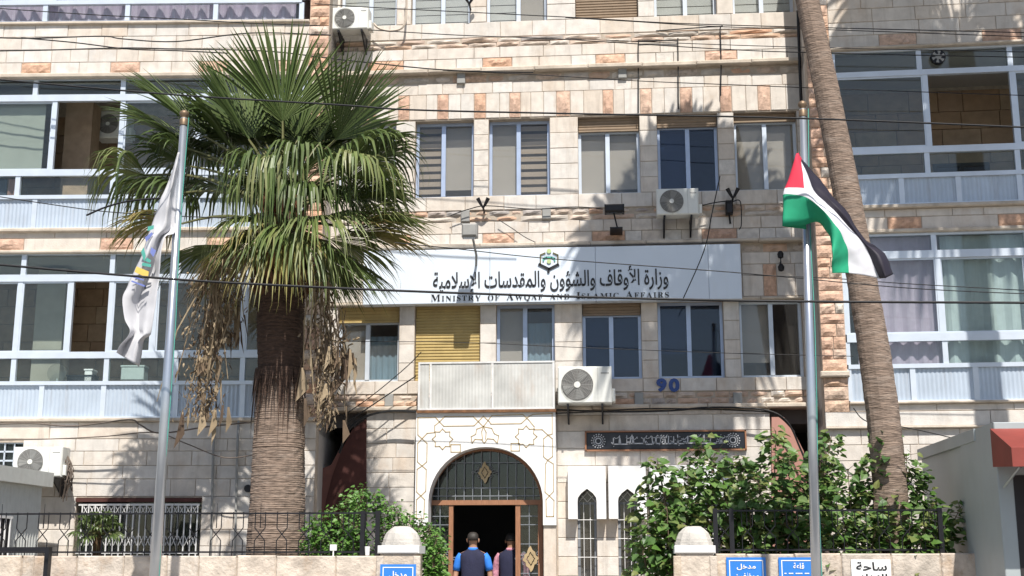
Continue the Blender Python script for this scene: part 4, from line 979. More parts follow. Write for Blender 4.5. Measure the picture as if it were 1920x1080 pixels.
railing('black iron railing with crossed pickets on the left boundary wall', -60, 716, zwl, 963, (680, 708))
railing('black iron railing in front of the shrub on the right boundary wall', 1338, 1766, zwr, 957, (1342, 1372, 1764))
x0_ = PW(0, 1030, -6.0).x; x1_ = PW(92, 1030, -6.0).x; z_ = PW(50, 1030, -6.0).z
tag(MB().box(x0_ - .6, x1_, -6.0, -5.9, z_ - .03, z_ + .03).box(x1_ - .06, x1_, -6.0, -5.9, z_ - .42, z_ - .03).build('handrail', 'blackiron'), 'thick black handrail at the lower left corner', 'handrail')
def plate(u0, u1, v0, label, m, lines, cm, yy, border=True):
    xa, xb = PW(u0, 1060, yy).x, PW(u1, 1060, yy).x; zt = PW((u0 + u1) / 2, v0, yy).z; H = (xb - xa) * 1.15
    t = thing('notice_plate', label, 'sign', (0, 0, 0))
    MB().box(xa, xb, yy, yy + .012, zt - H, zt).build('plate', m, t)
    if border:
        b = .035; w2 = .012; mb = MB()
        mb.box(xa + b, xb - b, yy - .004, yy - .001, zt - b - w2, zt - b).box(xa + b, xb - b, yy - .004, yy - .001, zt - H + b, zt - H + b + w2).box(xa + b, xa + b + w2, yy - .004, yy - .001, zt - H + b + w2, zt - b - w2).box(xb - b - w2, xb - b, yy - .004, yy - .001, zt - H + b + w2, zt - b - w2)
        mb.build('border', 'white', t)
    mb = MB()
    for (txt, fx0, fx1, d0, d1) in lines: put_text(mb, text_geo(txt, .02), xa + (xb - xa) * fx0, xa + (xb - xa) * fx1, zt - d1 * (xb - xa), zt - d0 * (xb - xa), yy - .006)
    mb.build('lettering', cm, t)
plate(713, 780, 1058, 'blue plate with white Arabic lettering on the left gate pillar', 'blueplate', [(arabic('مدخل'), .25, .75, .18, .42)], 'white', YW - .16)
plate(1362, 1436, 1045, 'blue staff entrance plate with white Arabic lettering right of the gate', 'blueplate', [(arabic('مدخل'), .26, .74, .16, .32), (arabic('موظفين'), .2, .82, .38, .6)], 'white', YW - .03)
plate(1460, 1532, 1045, 'blue hall plate partly hidden behind the right flagpole', 'blueplate', [(arabic('قاعة'), .38, .66, .14, .3), ('- -- --- -- -', .14, .9, .40, .43)], 'white', YW - .03)
plate(1596, 1670, 1049, 'white notice with black Arabic lettering on the right boundary wall', 'white', [(arabic('ساحة'), .12, .9, .06, .28), (arabic('الإخلاء'), .1, .9, .36, .62)], 'lettering', YW - .03, False)
x, z = PW(689, 1028, YW + .1).x, zwl
tag(MB().lathe([(.028, 0), (.038, .12), (.034, .12), (.03, .02)], 14, (x, YW + .1, z + .004)).build('paper_cup', 'white'), 'white paper cup standing on the wall beside the gate pillar', 'cup')
x = PW(625, 1030, YW + .08).x; tag(MB().box(x - .045, x + .045, YW + .07, YW + .1, z + .07, z + .15).tube([(x, YW + .085, z - .02), (x, YW + .085, z + .08)], .01, 6).build('wall_socket_box', 'white'), 'small white junction box on a thin stem on the wall', 'box')
# ------------------------------------------------------------------ cabins at both sides
t = thing('guard_cabin', 'white ribbed metal cabin with a flat roof at the left edge', 'cabin', (0, 0, 0))
yf, yn = -2.2, -5.1; xs_ = PW(74, 980, yf).x; zr = PW(76, 913, yf).z
mb = MB(); vs = []; fs = []; nn = 60
for q in range(nn + 1): y = yn + (yf - yn) * q / nn; xo = xs_ - (.02 if q % 2 else 0); vs += [(xo, y, .36), (xo, y, zr)]
for q in range(nn): fs.append((2 * q, 2 * q + 2, 2 * q + 3, 2 * q + 1))
mb.add(vs, fs).box(xs_ - 2.4, xs_ - .03, yn, yf, .36, zr); mb.build('body', 'cabinwhite', t)
MB().bbox(xs_ - 2.6, xs_ + .12, yn - .2, yf + .15, zr + .002, zr + .24, .01).build('roof', 'cabinwhite', t)
mb = MB()
for q in range(9): y = -4.6 + q * .16; mb.tube([(xs_ + .04, y, .9), (xs_ + .04, y, 2.35)], .014, 5)
mb.box(xs_ + .03, xs_ + .05, -4.7, -3.25, 2.34, 2.38).build('window_grille', 'white', t)
MB().box(xs_ - .01, xs_ + .02, -4.7, -3.25, .9, 2.36).build('window', 'darkroom', t)
t = thing('guard_cabin', 'plain grey metal cabin with a thin roof at the right edge, beyond the shrub', 'cabin', (0, 0, 0))
yf, yn = -2.9, -6.0; xs_ = PW(1735, 960, yf).x; zr = PW(1735, 862, yf).z
MB().bbox(xs_, xs_ + 1.4, yn, yf, .0, zr, .01).build('body', 'cabinpanel', t)
MB().bbox(xs_ - .05, xs_ + 1.45, yn - .05, yf + .05, zr + .002, zr + .16, .01).build('roof', 'cabinpanel', t)
MB().box(xs_ - .006, xs_ - .001, yn + .02, yn + .55, .1, zr - .02).build('corner_sheet', 'plaster', t)
xk = PW(1838, 960, yn).x
MB().box(xs_ + .012, xs_ + .34, yn - .012, yn - .002, .05, zr - .01).build('front_sheet', 'white', t)
t = thing('kiosk', 'lilac grey kiosk with a red awning at the right edge', 'kiosk', (0, 0, 0))
yk = -6.9; xk = PW(1876, 960, yk).x; zk = PW(1890, 868, yk).z
MB().bbox(xk, xk + 2.4, yk, yk + 1.6, 0, zk + .5, .01).build('body', 'cabinpanel', t)
MB().box(xk + .18, xk + 2.2, yk - .008, yk - .001, .9, zk - .15).build('opening_shade', 'darkroom', t)  # near-black sheet on the closed body, standing in for the shaded interior
MB().box(xk + .10, xk + 2.3, yk - .25, yk - .01, .82, .88).build('counter', 'woodbrown', t)
mb = MB(); a0, a1 = xk - .05, xk + 2.5
mb.add([(a0, yk - .01, zk + .42), (a1, yk - .01, zk + .42), (a1, yk - .8, zk + .12), (a0, yk - .8, zk + .12), (a1, yk - .8, zk - .10), (a0, yk - .8, zk - .10), (a0, yk - .01, zk - .05), (a1, yk - .01, zk - .05)], [(0, 1, 2, 3), (3, 2, 4, 5), (0, 3, 5, 6), (1, 7, 4, 2)])
mb.build('awning', 'redawning', t)
MB().tube([(a0 + .1, yk - .75, zk - .1), (a0 + .1, yk - .05, zk - .3)], .015).build('awning_strut', 'steel', t)

# ------------------------------------------------------------------ palms
def frond(parent, base, tip, R0, style, droop, nseg=44, spread=1.9, seed=0):
    """one fan leaf: curved stalk and a pleated fan of split segments"""
    r = random.Random(seed); base = Vector(base); tip = Vector(tip); d = tip - base; Lt = d.length; d.normalize()
    pet = max(.25, Lt - R0); up = Vector((0, 0, 1)); side = d.cross(up)
    if side.length < .2: side = Vector((1, .2, 0))
    side.normalize(); roll = r.uniform(-.35, .35); nrm = side.cross(d).normalized()
    side, nrm = side * math.cos(roll) + nrm * math.sin(roll), nrm * math.cos(roll) - side * math.sin(roll)
    pts = []; 
    for k in range(7):
        t = k / 6; pts.append(base + d * pet * t + Vector((0, 0, 1)) * (.10 * pet * math.sin(t * math.pi)) )
    h = pts[-1]; mb = MB(); mb.tube(pts, [.035 - .018 * k / 6 for k in range(7)], 5, 1)
    for i in range(nseg):
        a = -spread + 2 * spread * i / (nseg - 1) + r.uniform(-.02, .02)
        L = R0 * (.62 + .38 * math.cos(a * .62)) * r.uniform(.90, 1.06)
        sd = d * math.cos(a) + side * math.sin(a) + nrm * (.16 * abs(math.sin(a)) + (.05 if i % 2 else -.03))
        sd.normalize(); wv = (side * math.cos(a) - d * math.sin(a)).normalized(); nn = sd.cross(wv).normalized()
        dr = droop * r.uniform(.6, 1.35); w0 = L * (2 * spread / (nseg - 1)) * .56; rows = []
        br = r.uniform(.52, .66); kink = r.random() < .55
        N = 8
        for k in range(N):
            t = (k / (N - 1)); p = h + sd * L * t
            if t > .35:
                q = (t - .35) / .65; p = p + Vector((0, 0, -1)) * L * dr * (q ** 1.7) - sd * L * dr * .45 * (q ** 2.2)
                if kink and t > .7: p = p + Vector((r.uniform(-.02, .02), r.uniform(-.02, .02), -.10 * dr * (t - .7) * L * 4))
            wd = w0 * t * 1.02 if t < .6 else w0 * .61 * max(0.03, (1 - (t - .6) / .4) ** .8)
            rows.append((p - wv * wd - nn * wd * .35, p + nn * wd * .4, p + wv * wd - nn * wd * .35))
        o = len(mb.v)
        for rw in rows: mb.v += [tuple(x) for x in rw]
        for k in range(N - 1):
            for c in (0, 1): mb.f.append((o + 3 * k + c, o + 3 * k + c + 1, o + 3 * k + 4 + c, o + 3 * k + 3 + c)); mb.m.append(0)
        if dr > .3 and r.random() < .35:
            e = rows[-1][1]; mb.tube([e, e + Vector((r.uniform(-.03, .03), r.uniform(-.03, .03), -r.uniform(.1, .3)))], [.003, .001], 3)
    return mb.build('frond', [style, 'petiole'], parent)
def palm_trunk(parent, pts, rs, m, seed=0, rings=90, n=36):
    """tapered trunk, ringed and fissured"""
    P = [Vector(p) for p in pts]; cum = [0]
    for i in range(1, len(P)): cum.append(cum[-1] + (P[i] - P[i - 1]).length)
    mb = MB(); r_ = random.Random(seed); o = 0
    for j in range(rings + 1):
        s = cum[-1] * j / rings; i = 0
        while i < len(P) - 2 and cum[i + 1] < s: i += 1
        f = (s - cum[i]) / (cum[i + 1] - cum[i]); f2 = f
        p = P[i].lerp(P[i + 1], f); rad = rs[i] * (1 - f) + rs[i + 1] * f
        ro = 1 + (.006 if j % 2 else -.006) + r_.uniform(-.010, .010)
        for k in range(n):
            a = 2 * math.pi * k / n; q = 1 + .05 * noise.noise(Vector((math.cos(a) * 3, math.sin(a) * 3, s * .8 + seed))) + .025 * noise.noise(Vector((math.cos(a) * 9, math.sin(a) * 9, s * 14)))
            mb.v.append((p.x + rad * ro * q * math.cos(a), p.y + rad * ro * q * math.sin(a), p.z))
    for j in range(rings):
        for k in range(n): mb.f.append((j * n + k, j * n + (k + 1) % n, (j + 1) * n + (k + 1) % n, (j + 1) * n + k)); mb.m.append(0)
    return mb.build('trunk', m, parent)
YPALM = -4.3
def pp(u, v, y=YPALM): return PW(u, v, y)
lp = thing('palm_tree', 'thick trunked fan palm with a full green crown in front of the left wing', 'palm tree', (pp(517, 1040).x, YPALM, .36))
org = Vector(lp.location)
def rel(p): return Vector(p) - org
b0 = pp(517, 1040); b0.z = .36
palm_trunk(lp, [rel(b0), rel(pp(517, 1030)), rel(pp(521, 900)), rel(pp(524, 780)), rel(pp(526, 690))], [.46, .42, .39, .368, .315], 'trunk', 3, 260)
tk = palm_trunk(lp, [rel(pp(526, 725)), rel(pp(526, 640)), rel(pp(526, 560)), rel(pp(527, 500)), rel(pp(528, 450)), rel(pp(530, 385)), rel(pp(531, 350))], [.325, .352, .365, .38, .32, .22, .08], 'trunkdark', 5, 120); tk.name = 'upper_trunk'
# ragged lower edge of the dark upper bark, and old leaf bases
mb = MB(); r_ = random.Random(11)
for q in range(150):
    a = r_.uniform(0, 2 * math.pi); c = rel(pp(525, 705)); rad = .372; ln = r_.uniform(.1, .55) if q % 3 else r_.uniform(.4, 1.15)
    x, y = c.x + rad * math.cos(a), c.y + rad * math.sin(a); tx, ty = -math.sin(a), math.cos(a); wv = r_.uniform(.015, .04)
    mb.add([(x - tx * wv, y - ty * wv, c.z + .1), (x + tx * wv, y + ty * wv, c.z + .1), (x + .05 * math.cos(a), y + .05 * math.sin(a), c.z - ln)], [(0, 1, 2)])
mb.build('bark_fringe', 'trunkdark', lp)['kind'] = 'stuff'
mb = MB()
for q in range(130):
    a = r_.uniform(0, 2 * math.pi); v = r_.uniform(390, 560); c = rel(pp(528, v)); rad = .34 if v > 470 else .26; ln = r_.uniform(.18, .42); out = r_.uniform(.10, .26)
    x, y = c.x + rad * math.cos(a), c.y + rad * math.sin(a); tx, ty = -math.sin(a), math.cos(a); wv = r_.uniform(.035, .075)
    ex, ey = x + out * math.cos(a), y + out * math.sin(a)
    mb.add([(x - tx * wv, y - ty * wv, c.z), (x + tx * wv, y + ty * wv, c.z), (ex + tx * wv * .5, ey + ty * wv * .5, c.z + ln), (ex - tx * wv * .5, ey - ty * wv * .5, c.z + ln), (x + .05 * math.cos(a), y + .05 * math.sin(a), c.z - .02)], [(0, 1, 2, 3), (0, 3, 4), (1, 4, 2), (4, 3, 2)])
mb.build('leaf_bases', 'boot', lp)['kind'] = 'stuff'
heart = pp(530, 400)
FR_ = [(530, 30, -1, 'frondgreen', .04), (470, 150, 1, 'frondgreen', .15), (620, 150, 1, 'frondgreen', .15), (385, 85, -1, 'frondgreen', .06), (750, 95, -1, 'frondgreen', .05), (245, 120, -1, 'frondgreen', .10),
       (200, 175, 1, 'frondgreen', .18), (215, 240, -1, 'frondgreen', .3), (120, 285, -1, 'frondpale', .6), (820, 185, -1, 'frondgreen', .35), (830, 225, 1, 'frondgreen', .5), (790, 260, -1, 'frondpale', .6), (270, 220, 1, 'frondgreen', .5),
       (480, 225, -1, 'frondpale', .8), (590, 110, 1, 'frondgreen', .1), (430, 130, 1, 'frondgreen', .15), (680, 120, 1, 'frondgreen', .12), (330, 150, 1, 'frondgreen', .2), (560, 300, -1, 'frondgreen', .6), (440, 310, -1, 'frondgreen', .6), (640, 310, -1, 'frondgreen', .6), (520, 180, 1, 'frondgreen', .3), (350, 330, 1, 'frondgreen', .5), (720, 330, 1, 'frondgreen', .5), (420, 215, -1, 'frondgreen', .7), (620, 200, -1, 'frondgreen', .65), (340, 230, 1, 'frondgreen', .6), (700, 230, 1, 'frondgreen', .6), (460, 170, 1, 'frondgreen', .4), (590, 165, 1, 'frondgreen', .4), (380, 200, 1, 'frondgreen', .5), (660, 190, 1, 'frondgreen', .5),
       (835, 400, -1, 'frondpale', .22), (820, 340, 1, 'frondgreen', .3), (830, 450, 1, 'frondyellow', .18), (735, 540, -1, 'frondgreen', .2), (650, 570, 1, 'frondgreen', .2), (370, 480, -1, 'frondyellow', .3), (440, 470, -1, 'frondgreen', .35), (515, 500, -1, 'frondyellow', .45), (600, 470, -1, 'frondpale', .5),
       (175, 415, -1, 'frondyellow', .35), (190, 330, 1, 'frondgreen', .45), (310, 500, 1, 'frondgreen', .3), (700, 570, 1, 'frondgreen', .2), (470, 520, 1, 'dryleaf', .4), (330, 540, -1, 'dryleaf', .3), (770, 490, 1, 'frondpale', .25), (400, 400, -1, 'frondpale', .5), (690, 395, -1, 'frondpale', .4)]
for i, (u, v, sg_, st, dr) in enumerate(FR_):
    tp = pp(u, v); d2 = (tp - heart).length; L = 2.95 if v < 300 else 2.35; dy = math.sqrt(max(.05, L * L - d2 * d2)) * (.9 if sg_ > 0 else -.75) if d2 < L else .12 * sg_
    tp = tp + Vector((0, dy, 0))
    # keep the tip on the same sight line
    kk = (tp.y - CAM.y) / (pp(u, v).y - CAM.y); tp = CAM + (pp(u, v) - CAM) * kk
    Lr = (tp - heart).length
    frond(lp, rel(heart + (tp - heart).normalized() * .12 + Vector((0, 0, -.2 if v > 380 else 0))), rel(tp), min(1.75 if v < 200 else 1.4, Lr * .62), st, dr, seed=100 + i, spread=1.0 if v < 130 else (1.3 if v < 300 else 1.1 if v > 380 else 1.5))
# dry hanging flower stalks left and right of the trunk
def dry_cluster(u0, v0, u1, v1, wpx, n, seed, y):
    r = random.Random(seed); mb = MB()
    a = pp(u0, v0, y); b = pp(u1, v1, y)
    for q in range(14):
        o = Vector((r.gauss(0, .08), r.gauss(0, .1), 0)); e = Vector((r.gauss(0, wpx / 420), r.gauss(0, .14), r.uniform(0, .9)))
        p0 = a + o; p3 = b + o + e; mid = p0.lerp(p3, .5) + Vector((r.gauss(0, .08), r.gauss(0, .08), 0))
        mb.tube([rel(p0), rel(p0.lerp(mid, .5) + Vector((r.gauss(0, .03), 0, 0))), rel(mid), rel(p3)], [.014, .012, .01, .006], 4)
    for q in range(n):
        t = r.random() ** .8; c = a.lerp(b, t) + Vector((r.gauss(0, wpx / 127 * .26) * (1.1 - .5 * t), r.gauss(0, .16), r.gauss(0, .06)))
        ln = r.uniform(.04, .13); d = Vector((r.gauss(0, .5), r.gauss(0, .5), -1)).normalized(); wv = d.cross(Vector((r.gauss(0, 1), r.gauss(0, 1), .2))).normalized() * r.uniform(.006, .022); k = d.cross(wv).normalized() * ln * r.uniform(-.4, .4)
        mb.add([rel(c - wv * .4), rel(c + wv * .4), rel(c + d * ln * .5 + wv + k), rel(c + d * ln * .5 - wv + k), rel(c + d * ln)], [(0, 1, 2, 3), (3, 2, 4)])
    for q in range(26):
        t = r.uniform(.3, 1); c = a.lerp(b, t) + Vector((r.gauss(0, .14), r.gauss(0, .12), 0)); ln = r.uniform(.25, .55)
        mb.add([rel(c), rel(c + Vector((.03, .01, 0))), rel(c + Vector((.045 + r.gauss(0, .03), 0, -ln * .6))), rel(c + Vector((r.gauss(0, .05), 0, -ln)))], [(0, 1, 2, 3)])
    mb.build('dry_flower_cluster', 'dryleaf', lp)
dry_cluster(402, 500, 378, 775, 95, 950, 1, YPALM - .45)
dry_cluster(420, 500, 415, 640, 70, 500, 4, YPALM + .2)
dry_cluster(606, 530, 612, 790, 75, 850, 2, YPALM - .3)
dry_cluster(640, 640, 640, 680, 30, 120, 3, YPALM - .3)
# slender leaning palm
rp = thing('palm_tree', 'slender leaning palm trunk in front of the right wing, crown above view', 'palm tree', (pp(1672, 1040, -4.8).x, -4.8, .36)); org = Vector(rp.location)
tr = [(1672, 1040, 62), (1668, 900, 62), (1655, 770, 60), (1637, 650, 58), (1612, 500, 55), (1582, 330, 52), (1550, 170, 49), (1518, 20, 46), (1492, -100, 44), (1468, -200, 42), (1440, -330, 40), (1424, -395, 40)]
tp_ = [pp(u, v, -4.8) for u, v, _ in tr]; tp_[0].z = .36
palm_trunk(rp, [rel(p) for p in tp_], [wd / 2 / 131 for _, _, wd in tr], 'trunk', 8, 190, 24)
def crown(parent, top, n, L, seed, rad=1.25):
    r = random.Random(seed)
    for i in range(n):
        az = i * 2.4 + r.uniform(-.2, .2); el = R(75) - R(85) * (i / n) + r.uniform(-.1, .1)
        d = Vector((math.cos(az) * math.cos(el), math.sin(az) * math.cos(el), math.sin(el)))
        frond(parent, top - org, top - org + d * L * r.uniform(.9, 1.1), rad, 'frondgreen', .25 + .4 * i / n, nseg=30, seed=seed * 50 + i)
crown(rp, tp_[-1] + Vector((0, 0, .1)), 46, 2.6, 21, 1.5)
# third palm, just outside the right edge; its shade falls on the right wing
S_ = FR.M @ Vector((FR.X(1840, 600), 0, 0)); yq = -4.6; xq = S_.x + (S_.y - yq) * math.tan(SUN_AZ)
tpm = thing('palm_tree', 'tall straight palm standing beyond the right edge beside the kiosk', 'palm tree', (xq, yq, 0)); org = Vector(tpm.location)
palm_trunk(tpm, [(0, 0, 0), (0, 0, 4), (.02, 0, 9), (0, 0, 15.2)], [.34, .30, .27, .24], 'trunk', 9, 120, 20)
crown(tpm, org + Vector((0, 0, 15.4)), 40, 2.9, 31, 1.6)
# ------------------------------------------------------------------ shrubs
def leaf(mb, c, d, nrm, s, heart_=True):
    d = d.normalized(); sd = d.cross(nrm).normalized(); n2 = sd.cross(d)
    mb.add([c, c + d * s * .25 + sd * s * .42 + n2 * s * .10, c + d * s * .7 + sd * s * .30 + n2 * s * .06, c + d * s * 1.1 - n2 * s * .08, c + d * s * .7 - sd * s * .30 + n2 * s * .06, c + d * s * .25 - sd * s * .42 + n2 * s * .10, c + d * s * .55], [(0, 6, 1), (1, 6, 2), (2, 6, 3), (3, 6, 4), (4, 6, 5), (5, 6, 0)])
def shrub(label, shoots, size, per_m, spread, m, seed, fill=0, name='shrub', group=None):
    """shoots: (base u, top u, top v, depth y); leaves set round every shoot"""
    r = random.Random(seed); xs_ = [PW(s[0], 1040, s[3]).x for s in shoots]; o0 = Vector((sum(xs_) / len(xs_), shoots[0][3], .5))
    t = thing(name, label, 'shrub', o0, 0, group); st = MB(); lf = MB()
    for (ub, ut, vt, y) in shoots:
        y += r.uniform(-.25, .25); b = PW(ub, 1040, y); b.z = .5; e = PW(ut, vt, y); mid = b.lerp(e, .55) + Vector((r.gauss(0, .12), r.gauss(0, .12), 0))
        P = [b, b.lerp(mid, .5), mid, mid.lerp(e, .5) + Vector((r.gauss(0, .05), 0, 0)), e]
        st.tube([p - o0 for p in P], [.022, .018, .013, .009, .004], 5)
        Lc = (e - b).length; n = int(Lc * per_m)
        for q in range(n):
            f = r.random() ** .75; i = min(3, int(f * 4)); p = P[i].lerp(P[i + 1], f * 4 - i)
            a = r.uniform(0, 2 * math.pi); sp_ = spread * (1.15 - .75 * f) * r.random() ** .6
            c = p + Vector((math.cos(a) * sp_, math.sin(a) * sp_ * .9, r.gauss(0, .06)))
            d = Vector((math.cos(a) + r.gauss(0, .5), math.sin(a) + r.gauss(0, .5), r.uniform(-1.0, .35)))
            leaf(lf, c - o0, d, Vector((r.gauss(0, .5), -.5 + r.gauss(0, .5), 1)), size * (.42 + .9 * r.random() ** 1.4))
            if r.random() < .12: st.tube([p - o0, c - o0], [.006, .003], 3)
    st.build('stems', 'twig', t); f_ = lf.build('foliage', m, t); f_['kind'] = 'stuff'
    return t
gsh = 'broad leaved shrubs behind the right wall'
shrub('broad leaved climbing shrub beside the right gate pillar and slit windows', [(1260, 1232, 862, -4.6), (1250, 1215, 905, -4.7), (1270, 1290, 880, -4.5), (1285, 1318, 818, -4.4), (1300, 1340, 850, -4.8), (1240, 1210, 985, -4.9), (1260, 1250, 950, -5.0), (1300, 1300, 940, -5.0), (1290, 1270, 990, -5.0), (1325, 1355, 900, -4.9), (1320, 1375, 855, -4.6), (1230, 1225, 1000, -5.0)], .125, 150, .42, 'leafbroad', 1, group=gsh)
shrub('tall broad leaved shrub behind the right flagpole', [(1430, 1385, 860, -4.6), (1440, 1420, 890, -4.9), (1450, 1455, 808, -4.3), (1455, 1480, 855, -4.8), (1460, 1405, 930, -5.0), (1480, 1500, 905, -4.9), (1500, 1540, 850, -4.6), (1520, 1560, 815, -4.4), (1500, 1470, 950, -5.0), (1400, 1390, 960, -5.0), (1380, 1370, 990, -5.05), (1540, 1530, 950, -5.0), (1420, 1440, 980, -5.1)], .125, 150, .42, 'leafbroad', 2, group=gsh)
shrub('sparse broad leaved shrub around the leaning palm trunk', [(1640, 1655, 805, -4.7), (1620, 1590, 880, -4.8), (1650, 1620, 905, -4.9), (1670, 1700, 850, -4.7), (1690, 1725, 890, -4.9), (1700, 1750, 940, -5.0), (1720, 1805, 945, -5.1), (1730, 1770, 985, -5.1), (1660, 1680, 940, -5.0), (1600, 1580, 960, -5.0), (1640, 1650, 970, -5.05), (1710, 1720, 990, -5.1), (1590, 1570, 920, -4.9), (1560, 1575, 1000, -5.1)], .125, 130, .40, 'leafbroad', 3, group=gsh)
gs2 = 'fine leaved shrubs behind the left wall'
shrub('fine leaved bright green shrub behind the left railing', [(u + 10, u, v, y) for u, v, y in ((585, 975, -4.9), (605, 965, -4.8), (625, 955, -4.7), (648, 935, -4.6), (665, 922, -4.6), (680, 918, -4.7), (700, 925, -4.8), (640, 975, -5.1), (600, 1000, -5.15), (670, 985, -5.1), (575, 1010, -5.1), (720, 940, -4.9))], .06, 330, .26, 'leafsmall', 4, group=gs2)
shrub('fine leaved bright green shrub between the left gate pillar and the doorway', [(u, u + 5, v, y) for u, v, y in ((740, 955, -4.9), (762, 965, -4.8), (785, 975, -4.6), (800, 985, -4.6), (815, 1000, -4.6), (825, 1015, -4.7), (805, 1040, -4.9), (790, 1010, -5.0), (820, 1050, -4.8), (812, 1070, -4.9))], .06, 330, .24, 'leafsmall', 5, group=gs2)
shrub('small weeds sprouting beside the roof of the grey right cabin', [(1825, 1820, 862, -3.0), (1832, 1838, 856, -3.0), (1815, 1812, 872, -3.0)], .07, 14, .07, 'leafbroad', 6, name='weeds')
sp_p = thing('small_palm', 'small young palm with an orange stem in front of the white window grille', 'plant', (pp(183, 1040, -3.6).x, -3.6, .5)); org = Vector(sp_p.location)
h_ = pp(183, 1003, -3.6); MB().tube([(0, 0, 0), rel(h_)], [.09, .06], 10).build('trunk', 'boot', sp_p)
for i in range(16):
    az = i * 2.4; el = R(70) - R(85) * i / 16; d = Vector((math.cos(az) * math.cos(el), math.sin(az) * math.cos(el), math.sin(el)))
    frond(sp_p, rel(h_), rel(h_) + d * .5, .28, 'frondgreen', .4, nseg=18, seed=900 + i)
# ------------------------------------------------------------------ flagpoles and flags
def pole(label, top, bot, y, r0, r1):
    a, b = PW(*bot, y), PW(*top, y); dirv = (b - a); b0_ = a - dirv * (a.z / dirv.z)
    t = thing('flagpole', label, 'flagpole', b0_, 0, 'steel flagpoles in front of the wall'); P = [Vector((0, 0, 0)), (b - b0_) * .5, b - b0_]
    MB().tube(P, [r0, (r0 + r1) / 2, r1], 18).build('shaft', 'steel', t, smooth=True)
    MB().lathe([(r1 * 1.15, -.10), (r1 * 1.2, -.02), (r1 * .8, 0), (r1 * .9, .02), (r1 * 1.35, .05), (r1 * 1.3, .085), (r1 * .6, .11), (.005, .115)], 16, tuple(b - b0_)).build('finial', 'brass', t, smooth=True)
    MB().lathe([(r0 * 2.2, 0), (r0 * 2.2, .03), (r0 * 1.3, .05), (r0 * 1.1, .12)], 20).build('base_flange', 'steel', t)
    rp_ = MB().tube([Vector((r1 + .015, -.02, 0)) + (b - b0_) * k / 8 + Vector((.012 * math.sin(k * 1.7), 0, 0)) for k in range(9)], .006, 5); rp_.build('halyard', 'emblemteal', t)
    return t
YF = -7.5
pole('tall steel flagpole with a brass finial and a hanging white flag', (345, 222), (290, 1080), YF, .074, .046)
pole('tall steel flagpole with a brass finial and a striped flag', (1505, 205), (1531, 1080), YF, .066, .042)
def cloth(name, label, grid, deps, colours, mats, org_px, scale, y, folds=.02):
    """flag cloth from rows of points, subdivided into a smooth sheet"""
    P = [[PW(org_px[0] + p[0] / scale, org_px[1] + p[1] / scale, y + dp) for p, dp in zip(row, dr)] for row, dr in zip(grid, deps)]
    def cr(p0, p1, p2, p3, t): return .5 * ((2 * p1) + (p2 - p0) * t + (2 * p0 - 5 * p1 + 4 * p2 - p3) * t * t + (3 * p1 - p0 - 3 * p2 + p3) * t ** 3)
    A, Bn = 6, 4; rows = []; n0 = len(P); nc0 = len(P[0])
    for i in range(n0 - 1):
        for q in range(A + (1 if i == n0 - 2 else 0)):
            rows.append([cr(P[max(i - 1, 0)][j], P[i][j], P[i + 1][j], P[min(i + 2, n0 - 1)][j], q / A) for j in range(nc0)])
    full = []
    for rw in rows:
        f_ = []
        for j in range(nc0 - 1):
            for q in range(Bn): f_.append(rw[j].lerp(rw[j + 1], q / Bn))
        full.append(f_ + [rw[-1]])
    o0 = P[0][0]; nc = len(full[0]); mb = MB()
    for row in full: mb.v += [tuple(p - o0) for p in row]
    for i in range(len(full) - 1):
        for j in range(nc - 1):
            mb.f.append((i * nc + j, i * nc + j + 1, (i + 1) * nc + j + 1, (i + 1) * nc + j)); mb.m.append(colours[min(i // A, n0 - 2)][j // Bn])
    o = mb.build(name, mats, None, smooth=True); o.location = o0
    tex = bpy.data.textures.new('ripples', 'CLOUDS'); tex.noise_scale = .22
    dm = o.modifiers.new('ripples', 'DISPLACE'); dm.texture = tex; dm.strength = folds; dm.mid_level = .5
    so = o.modifiers.new('thick', 'SOLIDIFY'); so.thickness = .004
    return tag(o, label, 'flag')
gridf = [[(222, 105), (226, 150), (232, 230), (250, 430), (262, 500), (278, 655)],
         [(222, 103), (214, 106), (206, 112), (118, 362), (115, 410), (104, 632)],
         [(243, 146), (240, 155), (238, 165), (262, 358), (240, 412), (250, 628)],
         [(300, 205), (305, 290), (332, 372), (322, 405), (335, 462), (362, 604)],
         [(450, 390), (432, 420), (432, 472), (424, 510), (425, 545), (432, 690)],
         [(570, 520), (552, 555), (560, 612), (545, 640), (522, 668), (465, 800)],
         [(690, 715), (680, 735), (692, 760), (635, 790), (570, 785), (465, 880)],
         [(845, 830), (790, 840), (752, 885), (665, 895), (580, 880), (465, 935)],
         [(905, 980), (850, 1008), (806, 1012), (700, 988), (585, 972), (466, 972)]]
depf = [[0, 0, 0, 0, 0, 0], [-.12, -.15, -.18, -.22, -.24, -.26], [-.05, -.1, -.2, -.3, -.3, -.2], [0, -.12, -.2, -.25, -.3, -.1], [.05, -.12, -.12, -.2, -.28, -.12], [.1, -.1, -.06, -.15, -.22, -.3], [.1, -.04, -.02, -.1, -.14, -.3], [.05, -.1, 0, -.08, -.1, -.25], [.05, -.12, 0, -.05, -.12, -.22]]
K, Wt, G, Rd = 0, 1, 2, 3
colf = [[Rd, Rd, Rd, Rd, G], [Rd, Rd, Rd, Wt, G], [K, K, Wt, Wt, G], [K, K, Wt, Wt, G], [K, K, Wt, Wt, G], [K, K, Wt, Wt, G], [K, K, Wt, Wt, G], [K, K, Wt, Wt, G]]
cloth('flag', 'black, white and green striped flag with a red triangle, blowing from the right pole', gridf, depf, colf, ['flagblack', 'flagwhite', 'flaggreen', 'flagred'], (1440, 260), 3.857, YF - .06, .05)
